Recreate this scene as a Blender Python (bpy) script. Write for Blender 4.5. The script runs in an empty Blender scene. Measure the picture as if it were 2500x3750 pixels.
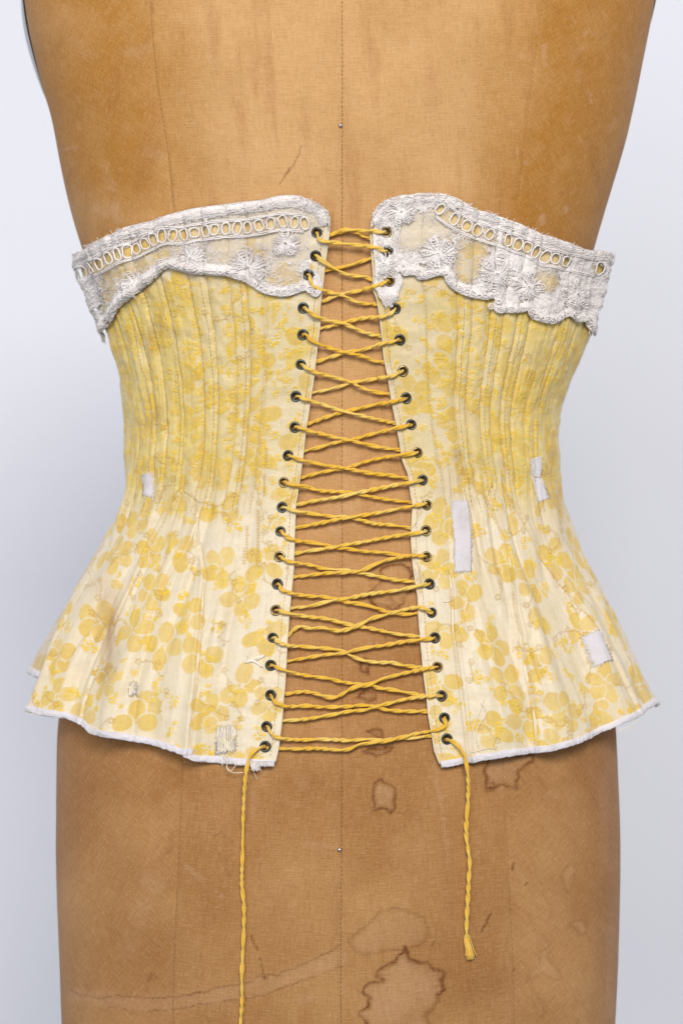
import bpy, math, random
import numpy as np
from mathutils import Vector, Matrix

C = bpy.context.scene.collection
scene = bpy.context.scene
PI = math.pi

# ------------------------------------------------------------------ camera
D = 1.30                      # camera to the front of the dress form (m)
PX = 6000.0                   # photograph pixels per metre at the front of the form
cam = bpy.data.cameras.new("camera")
cam_o = bpy.data.objects.new("camera", cam)
C.objects.link(cam_o)
cam_o.location = (0, -D, 0)
cam_o.rotation_euler = (PI / 2, 0, 0)
cam.sensor_fit = 'VERTICAL'
cam.sensor_height = 36.0
cam.sensor_width = 24.0
cam.lens = 36.0 * D / (3750 / PX)
cam.clip_start = 0.05
cam.clip_end = 50
cam.dof.use_dof = True
cam.dof.focus_distance = D + 0.012
cam.dof.aperture_fstop = 5.6
scene.camera = cam_o

# ------------------------------------------------------------------ world, lamps, exposure
world = bpy.data.worlds.new("World")
scene.world = world
world.use_nodes = True
bg = world.node_tree.nodes["Background"]
bg.inputs[0].default_value = (0.80, 0.88, 1.0, 1)
bg.inputs[1].default_value = 0.27


def area(name, loc, target, sx, sy, power, col):
    l = bpy.data.lights.new(name, 'AREA')
    l.shape = 'RECTANGLE'
    l.size, l.size_y = sx, sy
    l.energy = power
    l.color = col
    o = bpy.data.objects.new(name, l)
    C.objects.link(o)
    o.location = loc
    o.rotation_euler = (Vector(target) - Vector(loc)).to_track_quat('-Z', 'Y').to_euler()
    return o


area("window_light", (0.42, -3.3, 1.7), (0, 0.05, 0.0), 1.35, 1.1, 115, (1.0, 0.965, 0.925))
area("fill_light", (-1.1, -3.0, 0.8), (0, 0.2, 0.05), 1.8, 1.8, 44, (0.92, 0.94, 1.0))  # unseen fill lamp added to soften the shade on the left
area("wall_fill", (-1.5, 0.25, 0.35), (-0.1, 1.1, 0.15), 0.8, 1.6, 5.6, (0.95, 0.97, 1.0))  # added lamp out of view, only brightens the wall
area("wall_fill", (1.5, 0.25, 0.35), (0.1, 1.1, 0.15), 0.8, 1.6, 5.6, (1.0, 0.98, 0.985))  # its added twin on the right, also just for the wall
scene.view_settings.view_transform = 'Standard'
scene.view_settings.look = 'None'
scene.view_settings.exposure = 0.0
scene.view_settings.gamma = 1.0
scene.cycles.transparent_max_bounces = 24
scene.cycles.max_bounces = 8

# ------------------------------------------------------------------ helpers
rng = np.random.default_rng(7)


def srgb(r, g, b):
    def f(c):
        c /= 255.0
        return c / 12.92 if c <= 0.04045 else ((c + 0.055) / 1.055) ** 2.4
    return (f(r), f(g), f(b), 1.0)


def sstep(a, b, x):
    t = np.clip((np.asarray(x, float) - a) / (b - a), 0, 1)
    return t * t * (3 - 2 * t)


_T = np.random.default_rng(3).random((256, 256))


def vnoise(x, y, seed=0):
    x = np.asarray(x, float) + seed * 17.31
    y = np.asarray(y, float) + seed * 9.77
    xi = np.floor(x).astype(int)
    yi = np.floor(y).astype(int)
    fx, fy = x - xi, y - yi
    fx = fx * fx * (3 - 2 * fx)
    fy = fy * fy * (3 - 2 * fy)
    a = _T[xi & 255, yi & 255]
    b = _T[(xi + 1) & 255, yi & 255]
    c = _T[xi & 255, (yi + 1) & 255]
    d = _T[(xi + 1) & 255, (yi + 1) & 255]
    return (a * (1 - fx) + b * fx) * (1 - fy) + (c * (1 - fx) + d * fx) * fy


def fbm(x, y, seed=0, octv=4):
    s, amp, tot = 0, 1.0, 0
    for o in range(octv):
        s = s + amp * vnoise(np.asarray(x) * 2 ** o, np.asarray(y) * 2 ** o, seed + o * 5)
        tot += amp
        amp *= 0.5
    return s / tot


class Tab:
    """smoothed table v -> value"""
    def __init__(self, pts, smooth=40):
        pts = sorted(pts)
        vs = np.array([p[0] for p in pts], float)
        xs = np.array([p[1] for p in pts], float)
        self.v = np.arange(-700, 4500, 4.0)
        x = np.interp(self.v, vs, xs)
        if smooth:
            n = int(3 * smooth / 4)
            ker = np.exp(-0.5 * (np.arange(-n, n + 1) * 4 / smooth) ** 2)
            ker /= ker.sum()
            x = np.convolve(np.pad(x, n, mode='edge'), ker, mode='valid')
        self.x = x

    def __call__(self, v):
        return np.interp(v, self.v, self.x)


def Z(x0, y0, s):
    """turns coordinates measured on a detail of the photograph into photograph pixels"""
    return lambda pts: [(x0 + x / s, y0 + y / s) for x, y in pts]


Z2 = Z(350, 1200, 1.96)
Z2R = Z(1350, 1200, 1.96)
Z3 = Z(250, 680, 1.568)
Z4 = Z(1250, 680, 1.568)
Z5 = Z(950, 780, 2.6133)
Z6 = Z(950, 1380, 2.24)
Z7 = Z(950, 2080, 2.24)
ZL = Z(80, 2000, 1.568)
ZR = Z(1450, 2000, 1.568)
ZK = Z(1600, 1650, 2.6133)
ZA = Z(150, 2700, 1.4255)
ZB = Z(1200, 2700, 1.4255)
T1 = Z(0, 0, 1.2544)
T2 = Z(1250, 0, 1.2544)


def kk(y):
    return (D + y) / D / PX


def swap(pts):
    return [(b, a) for a, b in pts]


# ------------------------------------------------------------------ mesh building
def link(name, me, mat=None, parent=None):
    o = bpy.data.objects.new(name, me)
    C.objects.link(o)
    if mat is not None:
        me.materials.append(mat)
    if parent is not None:
        o.parent = parent
    return o


def mesh_from(name, verts, faces, smooth=True):
    """verts (n,3), faces (m,4) or (m,3) arrays"""
    me = bpy.data.meshes.new(name)
    verts = np.ascontiguousarray(verts, dtype=np.float32)
    faces = np.ascontiguousarray(faces, dtype=np.int32)
    k = faces.shape[1]
    me.vertices.add(len(verts))
    me.vertices.foreach_set("co", verts.ravel())
    me.loops.add(faces.size)
    me.loops.foreach_set("vertex_index", faces.ravel())
    me.polygons.add(len(faces))
    me.polygons.foreach_set("loop_start", np.arange(0, faces.size, k, dtype=np.int32))
    me.polygons.foreach_set("use_smooth", np.full(len(faces), smooth, dtype=bool))
    me.update(calc_edges=True)
    me.validate()
    return me


def set_attr(me, name, arr):
    arr = np.asarray(arr, dtype=np.float32)
    if arr.ndim == 1:
        a = me.attributes.new(name, 'FLOAT', 'POINT')
        a.data.foreach_set("value", arr)
    elif arr.shape[1] == 3:
        a = me.attributes.new(name, 'FLOAT_VECTOR', 'POINT')
        a.data.foreach_set("vector", arr.ravel())
    else:
        a = me.attributes.new(name, 'FLOAT_COLOR', 'POINT')
        a.data.foreach_set("color", arr.ravel())


def grid_faces(nr, nc, flip=False, keep=None):
    i = np.arange(nr - 1)[:, None] * nc + np.arange(nc - 1)[None, :]
    f = np.stack([i, i + 1, i + nc + 1, i + nc], -1)
    if flip:
        f = f[..., ::-1]
    f = f.reshape(-1, 4)
    if keep is not None:
        f = f[keep.reshape(-1)]
    return f


def compact(verts, faces, *attrs):
    used = np.zeros(len(verts), bool)
    used[faces.ravel()] = True
    idx = np.cumsum(used) - 1
    return (verts[used], idx[faces]) + tuple(a[used] for a in attrs)


class Tubes:
    """collects swept tubes into one mesh"""
    def __init__(self):
        self.v, self.f, self.n, self.t = [], [], 0, []

    def add(self, P, r, sides=6, closed=False, ref=(0, -1, 0), flat=1.0, tone=0.5):
        P = np.asarray(P, float)
        n = len(P)
        if n < 2:
            return
        if closed:
            T = np.roll(P, -1, 0) - np.roll(P, 1, 0)
        else:
            T = np.gradient(P, axis=0)
        T /= np.linalg.norm(T, axis=1, keepdims=True) + 1e-12
        R = np.broadcast_to(np.asarray(ref, float), P.shape)
        S = np.cross(T, R)
        L = np.linalg.norm(S, axis=1, keepdims=True)
        S = np.where(L > 0.05, S / (L + 1e-12), np.array([[0, 0, 1.0]]))
        B = np.cross(S, T)
        r = np.broadcast_to(np.asarray(r, float), (n,))
        a = np.arange(sides) / sides * 2 * PI
        V = P[:, None] + r[:, None, None] * (np.cos(a)[None, :, None] * S[:, None] + flat * np.sin(a)[None, :, None] * B[:, None])
        self.v.append(V.reshape(-1, 3))
        self.t.append(np.full(n * sides, tone))
        m = n if closed else n - 1
        i = np.arange(m)[:, None]
        j = np.arange(sides)[None, :]
        i2 = (i + 1) % n
        j2 = (j + 1) % sides
        f = np.stack([i * sides + j, i * sides + j2, i2 * sides + j2, i2 * sides + j], -1).reshape(-1, 4) + self.n
        self.f.append(f)
        if not closed:      # close the two ends
            base = self.n
            caps = []
            for st in (0, (n - 1) * sides):
                for q in range(1, sides - 2, 2):
                    caps.append([base + st, base + st + q, base + st + q + 1, base + st + q + 2])
            self.f.append(np.array(caps).reshape(-1, 4))
        self.n += n * sides

    def build(self, name, mat, parent=None, kind=None):
        me = mesh_from(name, np.concatenate(self.v), np.concatenate(self.f))
        set_attr(me, "tone", np.concatenate(self.t))
        o = link(name, me, mat, parent)
        if kind:
            o["kind"] = kind
        return o


def resample(P, step):
    P = np.asarray(P, float)
    # Catmull-Rom through the points, then even spacing
    n = len(P)
    Q = np.vstack([2 * P[0] - P[1], P, 2 * P[-1] - P[-2]])
    out = []
    for i in range(n - 1):
        p0, p1, p2, p3 = Q[i], Q[i + 1], Q[i + 2], Q[i + 3]
        m = max(3, int(np.linalg.norm(p2 - p1) / step * 2) + 1)
        t = np.linspace(0, 1, m, endpoint=False)[:, None]
        out.append(0.5 * (2 * p1 + (p2 - p0) * t + (2 * p0 - 5 * p1 + 4 * p2 - p3) * t ** 2 + (3 * p1 - p0 - 3 * p2 + p3) * t ** 3))
    out.append(P[-1:])
    A = np.vstack(out)
    d = np.r_[0, np.cumsum(np.linalg.norm(np.diff(A, axis=0), axis=1))]
    m = max(2, int(d[-1] / step) + 1)
    q = np.linspace(0, d[-1], m)
    return np.stack([np.interp(q, d, A[:, i]) for i in range(A.shape[1])], 1)


def seg_dist(px, py, poly, closed=False):
    """distance from points to a polyline"""
    best = np.full(px.shape, 1e9)
    n = len(poly)
    for i in range(n if closed else n - 1):
        x1, y1 = poly[i]
        x2, y2 = poly[(i + 1) % n]
        dx, dy = x2 - x1, y2 - y1
        t = np.clip(((px - x1) * dx + (py - y1) * dy) / (dx * dx + dy * dy + 1e-9), 0, 1)
        best = np.minimum(best, np.hypot(px - x1 - t * dx, py - y1 - t * dy))
    return best


def inside(px, py, poly):
    r = np.zeros(px.shape, bool)
    n = len(poly)
    for i in range(n):
        x1, y1 = poly[i]
        x2, y2 = poly[(i + 1) % n]
        if y1 == y2:
            continue
        c = ((y1 > py) != (y2 > py)) & (px < (x2 - x1) * (py - y1) / (y2 - y1) + x1)
        r ^= c
    return r


def thing(name, label, cat, group=None):
    o = bpy.data.objects.new(name, None)
    C.objects.link(o)
    o.empty_display_size = 0.02
    tag(o, label, cat, group)
    return o


def tag(o, label, cat, group=None):
    o["label"] = label
    o["category"] = cat
    if group:
        o["group"] = group
    return o


# ------------------------------------------------------------------ materials
class N:
    def __init__(self, name):
        self.m = bpy.data.materials.new(name)
        self.m.use_nodes = True
        self.t = self.m.node_tree
        self.b = self.t.nodes["Principled BSDF"]

    def node(self, typ, **kw):
        n = self.t.nodes.new(typ)
        for k, v in kw.items():
            setattr(n, k, v)
        return n

    def set(self, sock, val):
        if hasattr(val, 'is_linked') or isinstance(val, bpy.types.NodeSocket):
            self.t.links.new(val, sock)
        else:
            sock.default_value = val

    def attr(self, name):
        return self.node('ShaderNodeAttribute', attribute_name=name)

    def noise(self, vec, scale, detail=3, rough=0.55, mul=None):
        if mul is not None:
            vec = self.vmul(vec, mul)
        n = self.node('ShaderNodeTexNoise')
        self.set(n.inputs['Vector'], vec)
        n.inputs['Scale'].default_value = scale
        n.inputs['Detail'].default_value = detail
        n.inputs['Roughness'].default_value = rough
        return n.outputs['Fac']

    def vmul(self, vec, mul):
        n = self.node('ShaderNodeVectorMath', operation='MULTIPLY')
        self.set(n.inputs[0], vec)
        n.inputs[1].default_value = mul
        return n.outputs[0]

    def math(self, op, a, b=None, clamp=False):
        n = self.node('ShaderNodeMath', operation=op, use_clamp=clamp)
        self.set(n.inputs[0], a)
        if b is not None:
            self.set(n.inputs[1], b)
        return n.outputs[0]

    def ramp(self, f, a, b):
        n = self.node('ShaderNodeMapRange')
        n.clamp = True
        n.interpolation_type = 'SMOOTHSTEP'
        self.set(n.inputs['Value'], f)
        n.inputs['From Min'].default_value = a
        n.inputs['From Max'].default_value = b
        return n.outputs['Result']

    def mix(self, f, a, b, blend='MIX'):
        n = self.node('ShaderNodeMix', data_type='RGBA', blend_type=blend)
        self.set(n.inputs['Factor'], f)
        self.set(n.inputs['A'], a) if False else None
        self.set([i for i in n.inputs if i.identifier == 'A_Color'][0], a)
        self.set([i for i in n.inputs if i.identifier == 'B_Color'][0], b)
        return [o for o in n.outputs if o.identifier == 'Result_Color'][0]

    def bump(self, h, dist, strength=1.0, normal=None):
        n = self.node('ShaderNodeBump')
        n.inputs['Strength'].default_value = strength
        n.inputs['Distance'].default_value = dist
        self.set(n.inputs['Height'], h)
        if normal is not None:
            self.set(n.inputs['Normal'], normal)
        return n.outputs['Normal']

    def out(self, col=None, rough=None, normal=None, metal=None, spec=None, sheen=None, alpha=None):
        b = self.b
        if col is not None:
            self.set(b.inputs['Base Color'], col)
        if rough is not None:
            self.set(b.inputs['Roughness'], rough)
        if normal is not None:
            self.set(b.inputs['Normal'], normal)
        if metal is not None:
            self.set(b.inputs['Metallic'], metal)
        if spec is not None:
            self.set(b.inputs['Specular IOR Level'], spec)
        if sheen is not None:
            self.set(b.inputs['Sheen Weight'], sheen)
            self.set(b.inputs['Sheen Roughness'], 0.5)
        if alpha is not None:
            self.set(b.inputs['Alpha'], alpha)
        return self.m


def mat_wall():
    n = N("painted_wall")
    g = n.node('ShaderNodeNewGeometry').outputs['Position']
    f = n.noise(g, 2.2, 3)
    c = n.mix(f, srgb(222, 223, 231), srgb(228, 227, 232))
    b = n.bump(n.noise(g, 160, 4), 0.0012, 0.35)
    b = n.bump(n.noise(g, 9, 2), 0.004, 0.25, b)
    return n.out(c, 0.85, b, spec=0.2)


def mat_linen():
    n = N("aged_linen")
    fab = n.attr("fab").outputs['Vector']
    st = n.attr("stain_shade")
    sep = n.node('ShaderNodeSeparateColor')
    n.set(sep.inputs[0], st.outputs['Color'])
    dark, light, ochre = sep.outputs[0], sep.outputs[1], sep.outputs[2]
    shade_brown = st.outputs['Alpha']  # brown that stands in for light falloff
    # threads: two crossing sets of slubby yarns
    warp = n.noise(fab, 1.0, 3, 0.6, (1500, 90, 1))
    weft = n.noise(fab, 1.0, 3, 0.6, (95, 1450, 1))
    fine_a = n.noise(fab, 1.0, 2, 0.6, (2600, 420, 1))
    fine_b = n.noise(fab, 1.0, 2, 0.6, (420, 2600, 1))
    big = n.noise(fab, 14, 5, 0.6)
    mid = n.noise(fab, 55, 5, 0.65)
    streak = n.noise(fab, 1.0, 4, 0.6, (70, 9, 1))
    c = n.mix(n.ramp(big, 0.3, 0.7), srgb(192, 147, 94), srgb(207, 162, 109))
    oc = n.math('ADD', ochre, n.math('MULTIPLY', n.math('SUBTRACT', mid, 0.5), 0.9), clamp=True)
    oc2 = n.math('MULTIPLY', oc, n.ramp(ochre, 0.02, 0.35))
    c = n.mix(oc2, c, srgb(170, 116, 46))
    c = n.mix(n.math('MULTIPLY', n.ramp(streak, 0.48, 0.75), 0.42), c, srgb(157, 104, 55))
    c = n.mix(n.math('MULTIPLY', n.ramp(mid, 0.54, 0.78), 0.36), c, srgb(208, 166, 124))
    c = n.mix(n.math('MULTIPLY', shade_brown, 0.85), c, srgb(146, 97, 50))
    c = n.mix(n.math('MULTIPLY', light, 0.6), c, srgb(205, 168, 137))
    c = n.mix(n.math('MULTIPLY', dark, 0.95), c, srgb(98, 52, 18))
    th = n.math('ADD', n.math('MULTIPLY', n.math('SUBTRACT', warp, 0.5), 0.9), n.math('MULTIPLY', n.math('SUBTRACT', weft, 0.5), 0.9))
    fi = n.math('ADD', n.math('SUBTRACT', fine_a, 0.5), n.math('SUBTRACT', fine_b, 0.5))
    tt = n.math('ADD', th, n.math('MULTIPLY', fi, 0.75))
    c = n.mix(n.math('MULTIPLY', n.math('MAXIMUM', tt, 0.0), 0.68, clamp=True), c, srgb(226, 188, 146))
    c = n.mix(n.math('MULTIPLY', n.math('MAXIMUM', n.math('MULTIPLY', tt, -1.0), 0.0), 0.85, clamp=True), c, srgb(104, 66, 34))
    b = n.bump(tt, 0.0005, 0.5)
    return n.out(c, 0.9, b, spec=0.12, sheen=0.12)


def mat_brocade():
    n = N("yellow_brocade")
    fab = n.attr("fab").outputs['Vector']
    pa = n.attr("pattern")
    sep = n.node('ShaderNodeSeparateColor')
    n.set(sep.inputs[0], pa.outputs['Color'])
    petal, emb, vine = sep.outputs[0], sep.outputs[1], sep.outputs[2]
    stain_shade = pa.outputs['Alpha']  # brown stains together with painted-in shade
    tone = n.attr("tone").outputs['Fac']
    worn = n.attr("worn").outputs['Fac']
    n1 = n.noise(fab, 60, 4, 0.6)
    tw = n.node('ShaderNodeTexWave', wave_type='BANDS', bands_direction='DIAGONAL')
    n.set(tw.inputs['Vector'], n.vmul(fab, (1, 1, 0)))
    tw.inputs['Scale'].default_value = 430
    tw.inputs['Distortion'].default_value = 1.2
    tw.inputs['Detail'].default_value = 1.0
    twf = tw.outputs['Fac']
    fz = n.noise(fab, 1.0, 3, 0.7, (1100, 1500, 1))
    fl = n.noise(fab, 1.0, 3, 0.6, (260, 900, 1))
    ground = n.mix(tone, srgb(222, 210, 192), srgb(220, 195, 118))
    ground = n.mix(n.math('MULTIPLY', n.ramp(n1, 0.45, 0.8), 0.3), ground, srgb(217, 193, 130))
    pcol = n.mix(n.ramp(n1, 0.35, 0.7), srgb(213, 177, 72), srgb(221, 189, 94))
    c = n.mix(n.math('MULTIPLY', petal, 0.92), ground, pcol)
    ecol = n.mix(n.ramp(fz, 0.35, 0.7), srgb(218, 174, 26), srgb(246, 214, 80))
    efac = n.math('MULTIPLY', emb, n.ramp(fl, 0.34, 0.5), clamp=True)
    c = n.mix(n.math('MULTIPLY', efac, 1.0), c, ecol)
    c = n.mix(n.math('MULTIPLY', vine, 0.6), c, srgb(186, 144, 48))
    c = n.mix(n.math('MULTIPLY', stain_shade, 0.8), c, srgb(140, 92, 44))
    c = n.mix(worn, c, srgb(226, 218, 205))
    c = n.mix(n.math('MULTIPLY', n.math('SUBTRACT', 1.0, twf), 0.07), c, srgb(176, 140, 70))
    mp = n.node('ShaderNodeMapping')
    n.set(mp.inputs['Vector'], fab)
    mp.inputs['Rotation'].default_value = (0, 0, 0.85)
    grain = n.noise(mp.outputs[0], 1.0, 3, 0.65, (2400, 330, 1))
    slub = n.noise(fab, 1.0, 4, 0.65, (420, 120, 1))
    c = n.mix(n.math('MULTIPLY', n.ramp(grain, 0.5, 0.72), 0.22), c, srgb(244, 232, 200))
    c = n.mix(n.math('MULTIPLY', n.ramp(grain, 0.5, 0.3), 0.20), c, srgb(160, 128, 66))
    c = n.mix(n.math('MULTIPLY', n.ramp(slub, 0.52, 0.75), 0.22), c, srgb(178, 150, 98))
    h = n.math('ADD', n.math('MULTIPLY', grain, 0.8), n.math('MULTIPLY', efac, n.math('MULTIPLY', fz, 1.4)))
    h = n.math('ADD', h, n.math('MULTIPLY', vine, 0.8))
    b = n.bump(h, 0.00028, 0.75)
    ro = n.mix(petal, (0.44, 0.44, 0.44, 1), (0.56, 0.56, 0.56, 1))
    return n.out(c, ro, b, spec=0.4, sheen=0.15)


def mat_lace(sheet=False):
    n = N("cotton_net" if sheet else "lace_thread")
    g = n.node('ShaderNodeTexCoord').outputs['Object']
    dirt = n.noise(g, 26, 4, 0.6)
    fine = n.noise(g, 900, 3, 0.7)
    tone = n.attr("tone").outputs['Fac']
    c = n.mix(n.ramp(dirt, 0.38, 0.72), srgb(237, 230, 225), srgb(224, 215, 210))
    c = n.mix(n.math('MULTIPLY', n.ramp(fine, 0.5, 0.75), 0.5), c, srgb(212, 204, 199))
    c = n.mix(tone, c, srgb(196, 186, 178))
    b = n.bump(fine, 0.0005, 0.5)
    if not sheet:
        return n.out(c, 0.9, b, spec=0.15, sheen=0.2)
    dense = n.attr("dense").outputs['Fac']
    v = n.node('ShaderNodeTexVoronoi', feature='DISTANCE_TO_EDGE')
    n.set(v.inputs['Vector'], n.vmul(g, (1.0, 0.4, 1.0)))
    v.inputs['Scale'].default_value = 900
    edge = n.math('SUBTRACT', 1.0, n.ramp(v.outputs['Distance'], 0.05, 0.16))
    clump = n.noise(g, 330, 4, 0.7)
    cover = n.ramp(n.math('ADD', n.math('MULTIPLY', dense, 1.5), n.math('SUBTRACT', clump, 0.82)), 0.0, 0.16)
    al = n.math('MAXIMUM', n.math('MULTIPLY', edge, n.math('ADD', 0.62, n.math('MULTIPLY', dense, 0.8), clamp=True)), cover)
    return n.out(c, 0.92, b, spec=0.1, alpha=al)


def mat_cotton(name, a, bcol, rough=0.85):
    n = N(name)
    g = n.node('ShaderNodeTexCoord').outputs['Object']
    d = n.noise(g, 45, 4, 0.6)
    w = n.noise(g, 1.0, 2, 0.6, (1500, 300, 500))
    c = n.mix(n.ramp(d, 0.4, 0.75), a, bcol)
    b = n.bump(n.math('ADD', w, n.noise(g, 220, 3)), 0.0006, 0.6)
    return n.out(c, rough, b, spec=0.15, sheen=0.15)


def mat_cord():
    n = N("yellow_cord")
    fib = n.attr("fib").outputs['Vector']
    tone = n.attr("tone").outputs['Fac']
    f = n.noise(fib, 1.0, 3, 0.6, (5.0, 60, 1))
    g = n.node('ShaderNodeTexCoord').outputs['Object']
    d = n.noise(g, 70, 3)
    c = n.mix(n.ramp(d, 0.3, 0.7), srgb(240, 192, 58), srgb(247, 216, 120))
    c = n.mix(tone, c, srgb(238, 182, 40))
    c = n.mix(n.math('MULTIPLY', n.ramp(f, 0.5, 0.75), 0.4), c, srgb(250, 214, 120))
    c = n.mix(n.math('MULTIPLY', n.ramp(f, 0.5, 0.3), 0.45), c, srgb(196, 138, 28))
    b = n.bump(f, 0.00035, 0.9)
    return n.out(c, 0.75, b, spec=0.25, sheen=0.2)


def mat_metal(name, a, b_, rough, metal=1.0):
    n = N(name)
    g = n.node('ShaderNodeTexCoord').outputs['Object']
    f = n.noise(g, 500, 4, 0.65)
    c = n.mix(n.ramp(f, 0.35, 0.7), a, b_)
    r = n.mix(f, (rough - 0.1,) * 3 + (1,), (rough + 0.15,) * 3 + (1,))
    return n.out(c, r, metal=metal, spec=0.5)


M_wall, M_linen, M_broc = mat_wall(), mat_linen(), mat_brocade()
M_thread, M_net = mat_lace(), mat_lace(True)
M_bind = mat_cotton("white_binding", srgb(220, 214, 216), srgb(198, 191, 192))
M_patch = mat_cotton("white_patch", srgb(212, 205, 206), srgb(194, 185, 183))
M_lining = mat_cotton("cotton_lining", srgb(226, 214, 188), srgb(205, 188, 150))
M_stitch = mat_cotton("sewing_thread", srgb(232, 214, 170), srgb(216, 192, 136))
M_stitch_brown = mat_cotton("brown_sewing_thread", srgb(150, 104, 60), srgb(172, 124, 76))
M_stitch_tan = mat_cotton("tan_sewing_thread", srgb(172, 126, 78), srgb(188, 142, 92))
M_silk = mat_cotton("cream_thread", srgb(236, 226, 204), srgb(222, 206, 172))
M_cord = mat_cord()
M_gun = mat_metal("gunmetal", srgb(108, 116, 116), srgb(56, 64, 66), 0.36, 0.75)
M_brass = mat_metal("tarnished_brass", srgb(184, 164, 118), srgb(96, 84, 62), 0.32, 0.85)
M_black = mat_metal("black_enamel", srgb(40, 46, 47), srgb(74, 86, 90), 0.32, 0.5)
M_plate = mat_metal("grey_painted_metal", srgb(196, 190, 190), srgb(178, 172, 172), 0.5, 0.0)
M_gap = mat_metal("gap_black", srgb(22, 22, 20), srgb(34, 32, 28), 0.7, 0.0)  # black for the shaded gap round the armhole plates
M_steel = mat_metal("bright_steel", srgb(214, 214, 216), srgb(180, 180, 184), 0.2)

# ------------------------------------------------------------------ wall behind
xs = np.linspace(-3, 3, 40)
zs = np.linspace(2.6, -2.2, 40)
V = np.zeros((40, 40, 3))
V[..., 0] = xs[None]
V[..., 2] = zs[:, None]
V[..., 1] = 1.1 + 0.004 * (fbm(V[..., 0] * 1.5, V[..., 2] * 1.5, 4) - 0.5)
wall = link("wall", mesh_from("wall", V.reshape(-1, 3), grid_faces(40, 40)), M_wall)
wall["kind"] = "structure"

# ------------------------------------------------------------------ dress form: the shape
YC = 0.115
PEXP = 2.25
YF = Tab([(-600, 0.020), (-250, 0.006), (100, 0.0), (500, 0.001), (900, 0.008), (1400, 0.024), (1800, 0.030), (2200, 0.022),
          (2700, 0.006), (3200, 0.0), (3700, 0.004), (4200, 0.012)], 160)
FL = Tab([(-600, 190), (-300, 110), (-100, 90), (0, 96), (110, 112), (231, 141), (320, 163), (383, 182), (414, 194), (550, 219), (678, 243), (797, 271),
          (909, 305), (1212, 430), (1600, 512), (1900, 452), (2300, 300), (2600, 224), (2700, 214), (2900, 212), (3100, 211),
          (3300, 215), (3550, 225), (3750, 231), (4200, 262)], 34)
FR = Tab([(-600, 2290), (-300, 2384), (-100, 2402), (0, 2391), (104, 2371), (199, 2351), (375, 2317), (510, 2286), (622, 2254), (733, 2220), (905, 2170),
          (1212, 2085), (1600, 1998), (1900, 2052), (2300, 2190), (2600, 2242), (2700, 2251), (3050, 2264), (3240, 2263),
          (3540, 2256), (3750, 2245), (4200, 2215)], 34)


def at_(v, right):
    """half width of the form on one side (m)"""
    uL = (1250 - FL(v)) * kk(YC)
    uR = (FR(v) - 1250) * kk(YC)
    return np.where(right, uR, uL)


def gfun(f):
    return np.maximum(1 - np.minimum(np.abs(f), 1) ** PEXP, 0) ** (1 / PEXP)


def torso_y(x, v):
    f = np.abs(x) / at_(v, np.asarray(x) > 0)
    return YC - (YC - YF(v)) * gfun(f)


def torso_pt(u, v, off=0.0):
    """point of the form's front seen at photograph pixel (u,v), lifted by off"""
    u = np.asarray(u, float)
    v = np.asarray(v, float)
    u, v = np.broadcast_arrays(u, v)
    right = u > 1250
    a = at_(v, right)
    lo = np.zeros(u.shape)
    hi = np.full(u.shape, 1.0)
    tgt = np.abs(u - 1250)
    for _ in range(26):
        m = (lo + hi) / 2
        y = YC - (YC - YF(v)) * gfun(m)
        uu = m * a / kk(y)
        lo = np.where(uu < tgt, m, lo)
        hi = np.where(uu < tgt, hi, m)
    f = (lo + hi) / 2
    y = YC - (YC - YF(v)) * gfun(f) - off
    x = np.where(right, 1, -1) * f * a
    z = (1875 - v) * kk(y)
    # keep the sight line when lifted near the middle of the form
    return np.stack([x, y, z], -1)


# ------------------------------------------------------------------ corset: the shape
L0 = Tab(swap(Z3([(1500, 200), (1490, 140)]) + Z5([(660, 200), (640, 350), (620, 500), (605, 650), (585, 800), (568, 950), (570, 1100), (545, 1280), (515, 1568)])
         + Z6([(410, 200), (375, 430), (350, 650), (325, 850), (290, 1050), (285, 1200), (278, 1400)])
         + Z7([(275, 0), (260, 150), (240, 350), (222, 600), (210, 850), (195, 1050), (180, 1250), (165, 1370), (150, 1480), (130, 1568)]) + [(1001, 2810)]), 9)
R0 = Tab(swap(Z4([(175, 190), (168, 280)]) + Z5([(1080, 400), (1095, 600), (1085, 720), (1130, 820), (1150, 950), (1175, 1150), (1200, 1400)])
         + Z6([(1060, 0), (1090, 200), (1130, 400), (1165, 600), (1180, 690), (1225, 800), (1250, 1000), (1265, 1060), (1252, 1200), (1250, 1350), (1265, 1568)])
         + Z7([(1300, 200), (1310, 400), (1330, 650), (1350, 850), (1375, 1050), (1390, 1200), (1415, 1350), (1440, 1500)]) + [(1619, 2813)]), 9)
L1 = Tab([(700, 262), (930, 288), (1060, 335), (1150, 370), (1212, 391), (1371, 438), (1530, 464), (1620, 466), (1690, 461), (1833, 433), (1961, 374), (2120, 286),
          (2312, 174), (2463, 92), (2600, 50), (3000, 50)], 30)
R1 = Tab([(700, 2262), (920, 2228), (1060, 2196), (1220, 2158), (1355, 2105), (1467, 2058), (1530, 2046), (1594, 2042), (1690, 2049), (1834, 2073), (2025, 2136), (2184, 2216),
          (2344, 2296), (2559, 2412), (2620, 2440), (3000, 2440)], 26)
EDGE0 = {-1: L0, 1: R0}
EDGE1 = {-1: L1, 1: R1}
TOPL = Z3([(40, 405), (110, 360), (230, 294), (330, 249), (480, 209), (570, 174), (700, 138), (850, 118), (1000, 98), (1100, 88), (1200, 64), (1290, 58),
           (1370, 72), (1440, 106), (1490, 145), (1500, 190)])
TOPR = Z4([(172, 195), (190, 145), (240, 88), (330, 60), (460, 43), (580, 47), (680, 82), (760, 132), (860, 164), (1000, 213), (1130, 273), (1290, 328), (1400, 368),
           (1480, 376), (1540, 390)])
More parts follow.
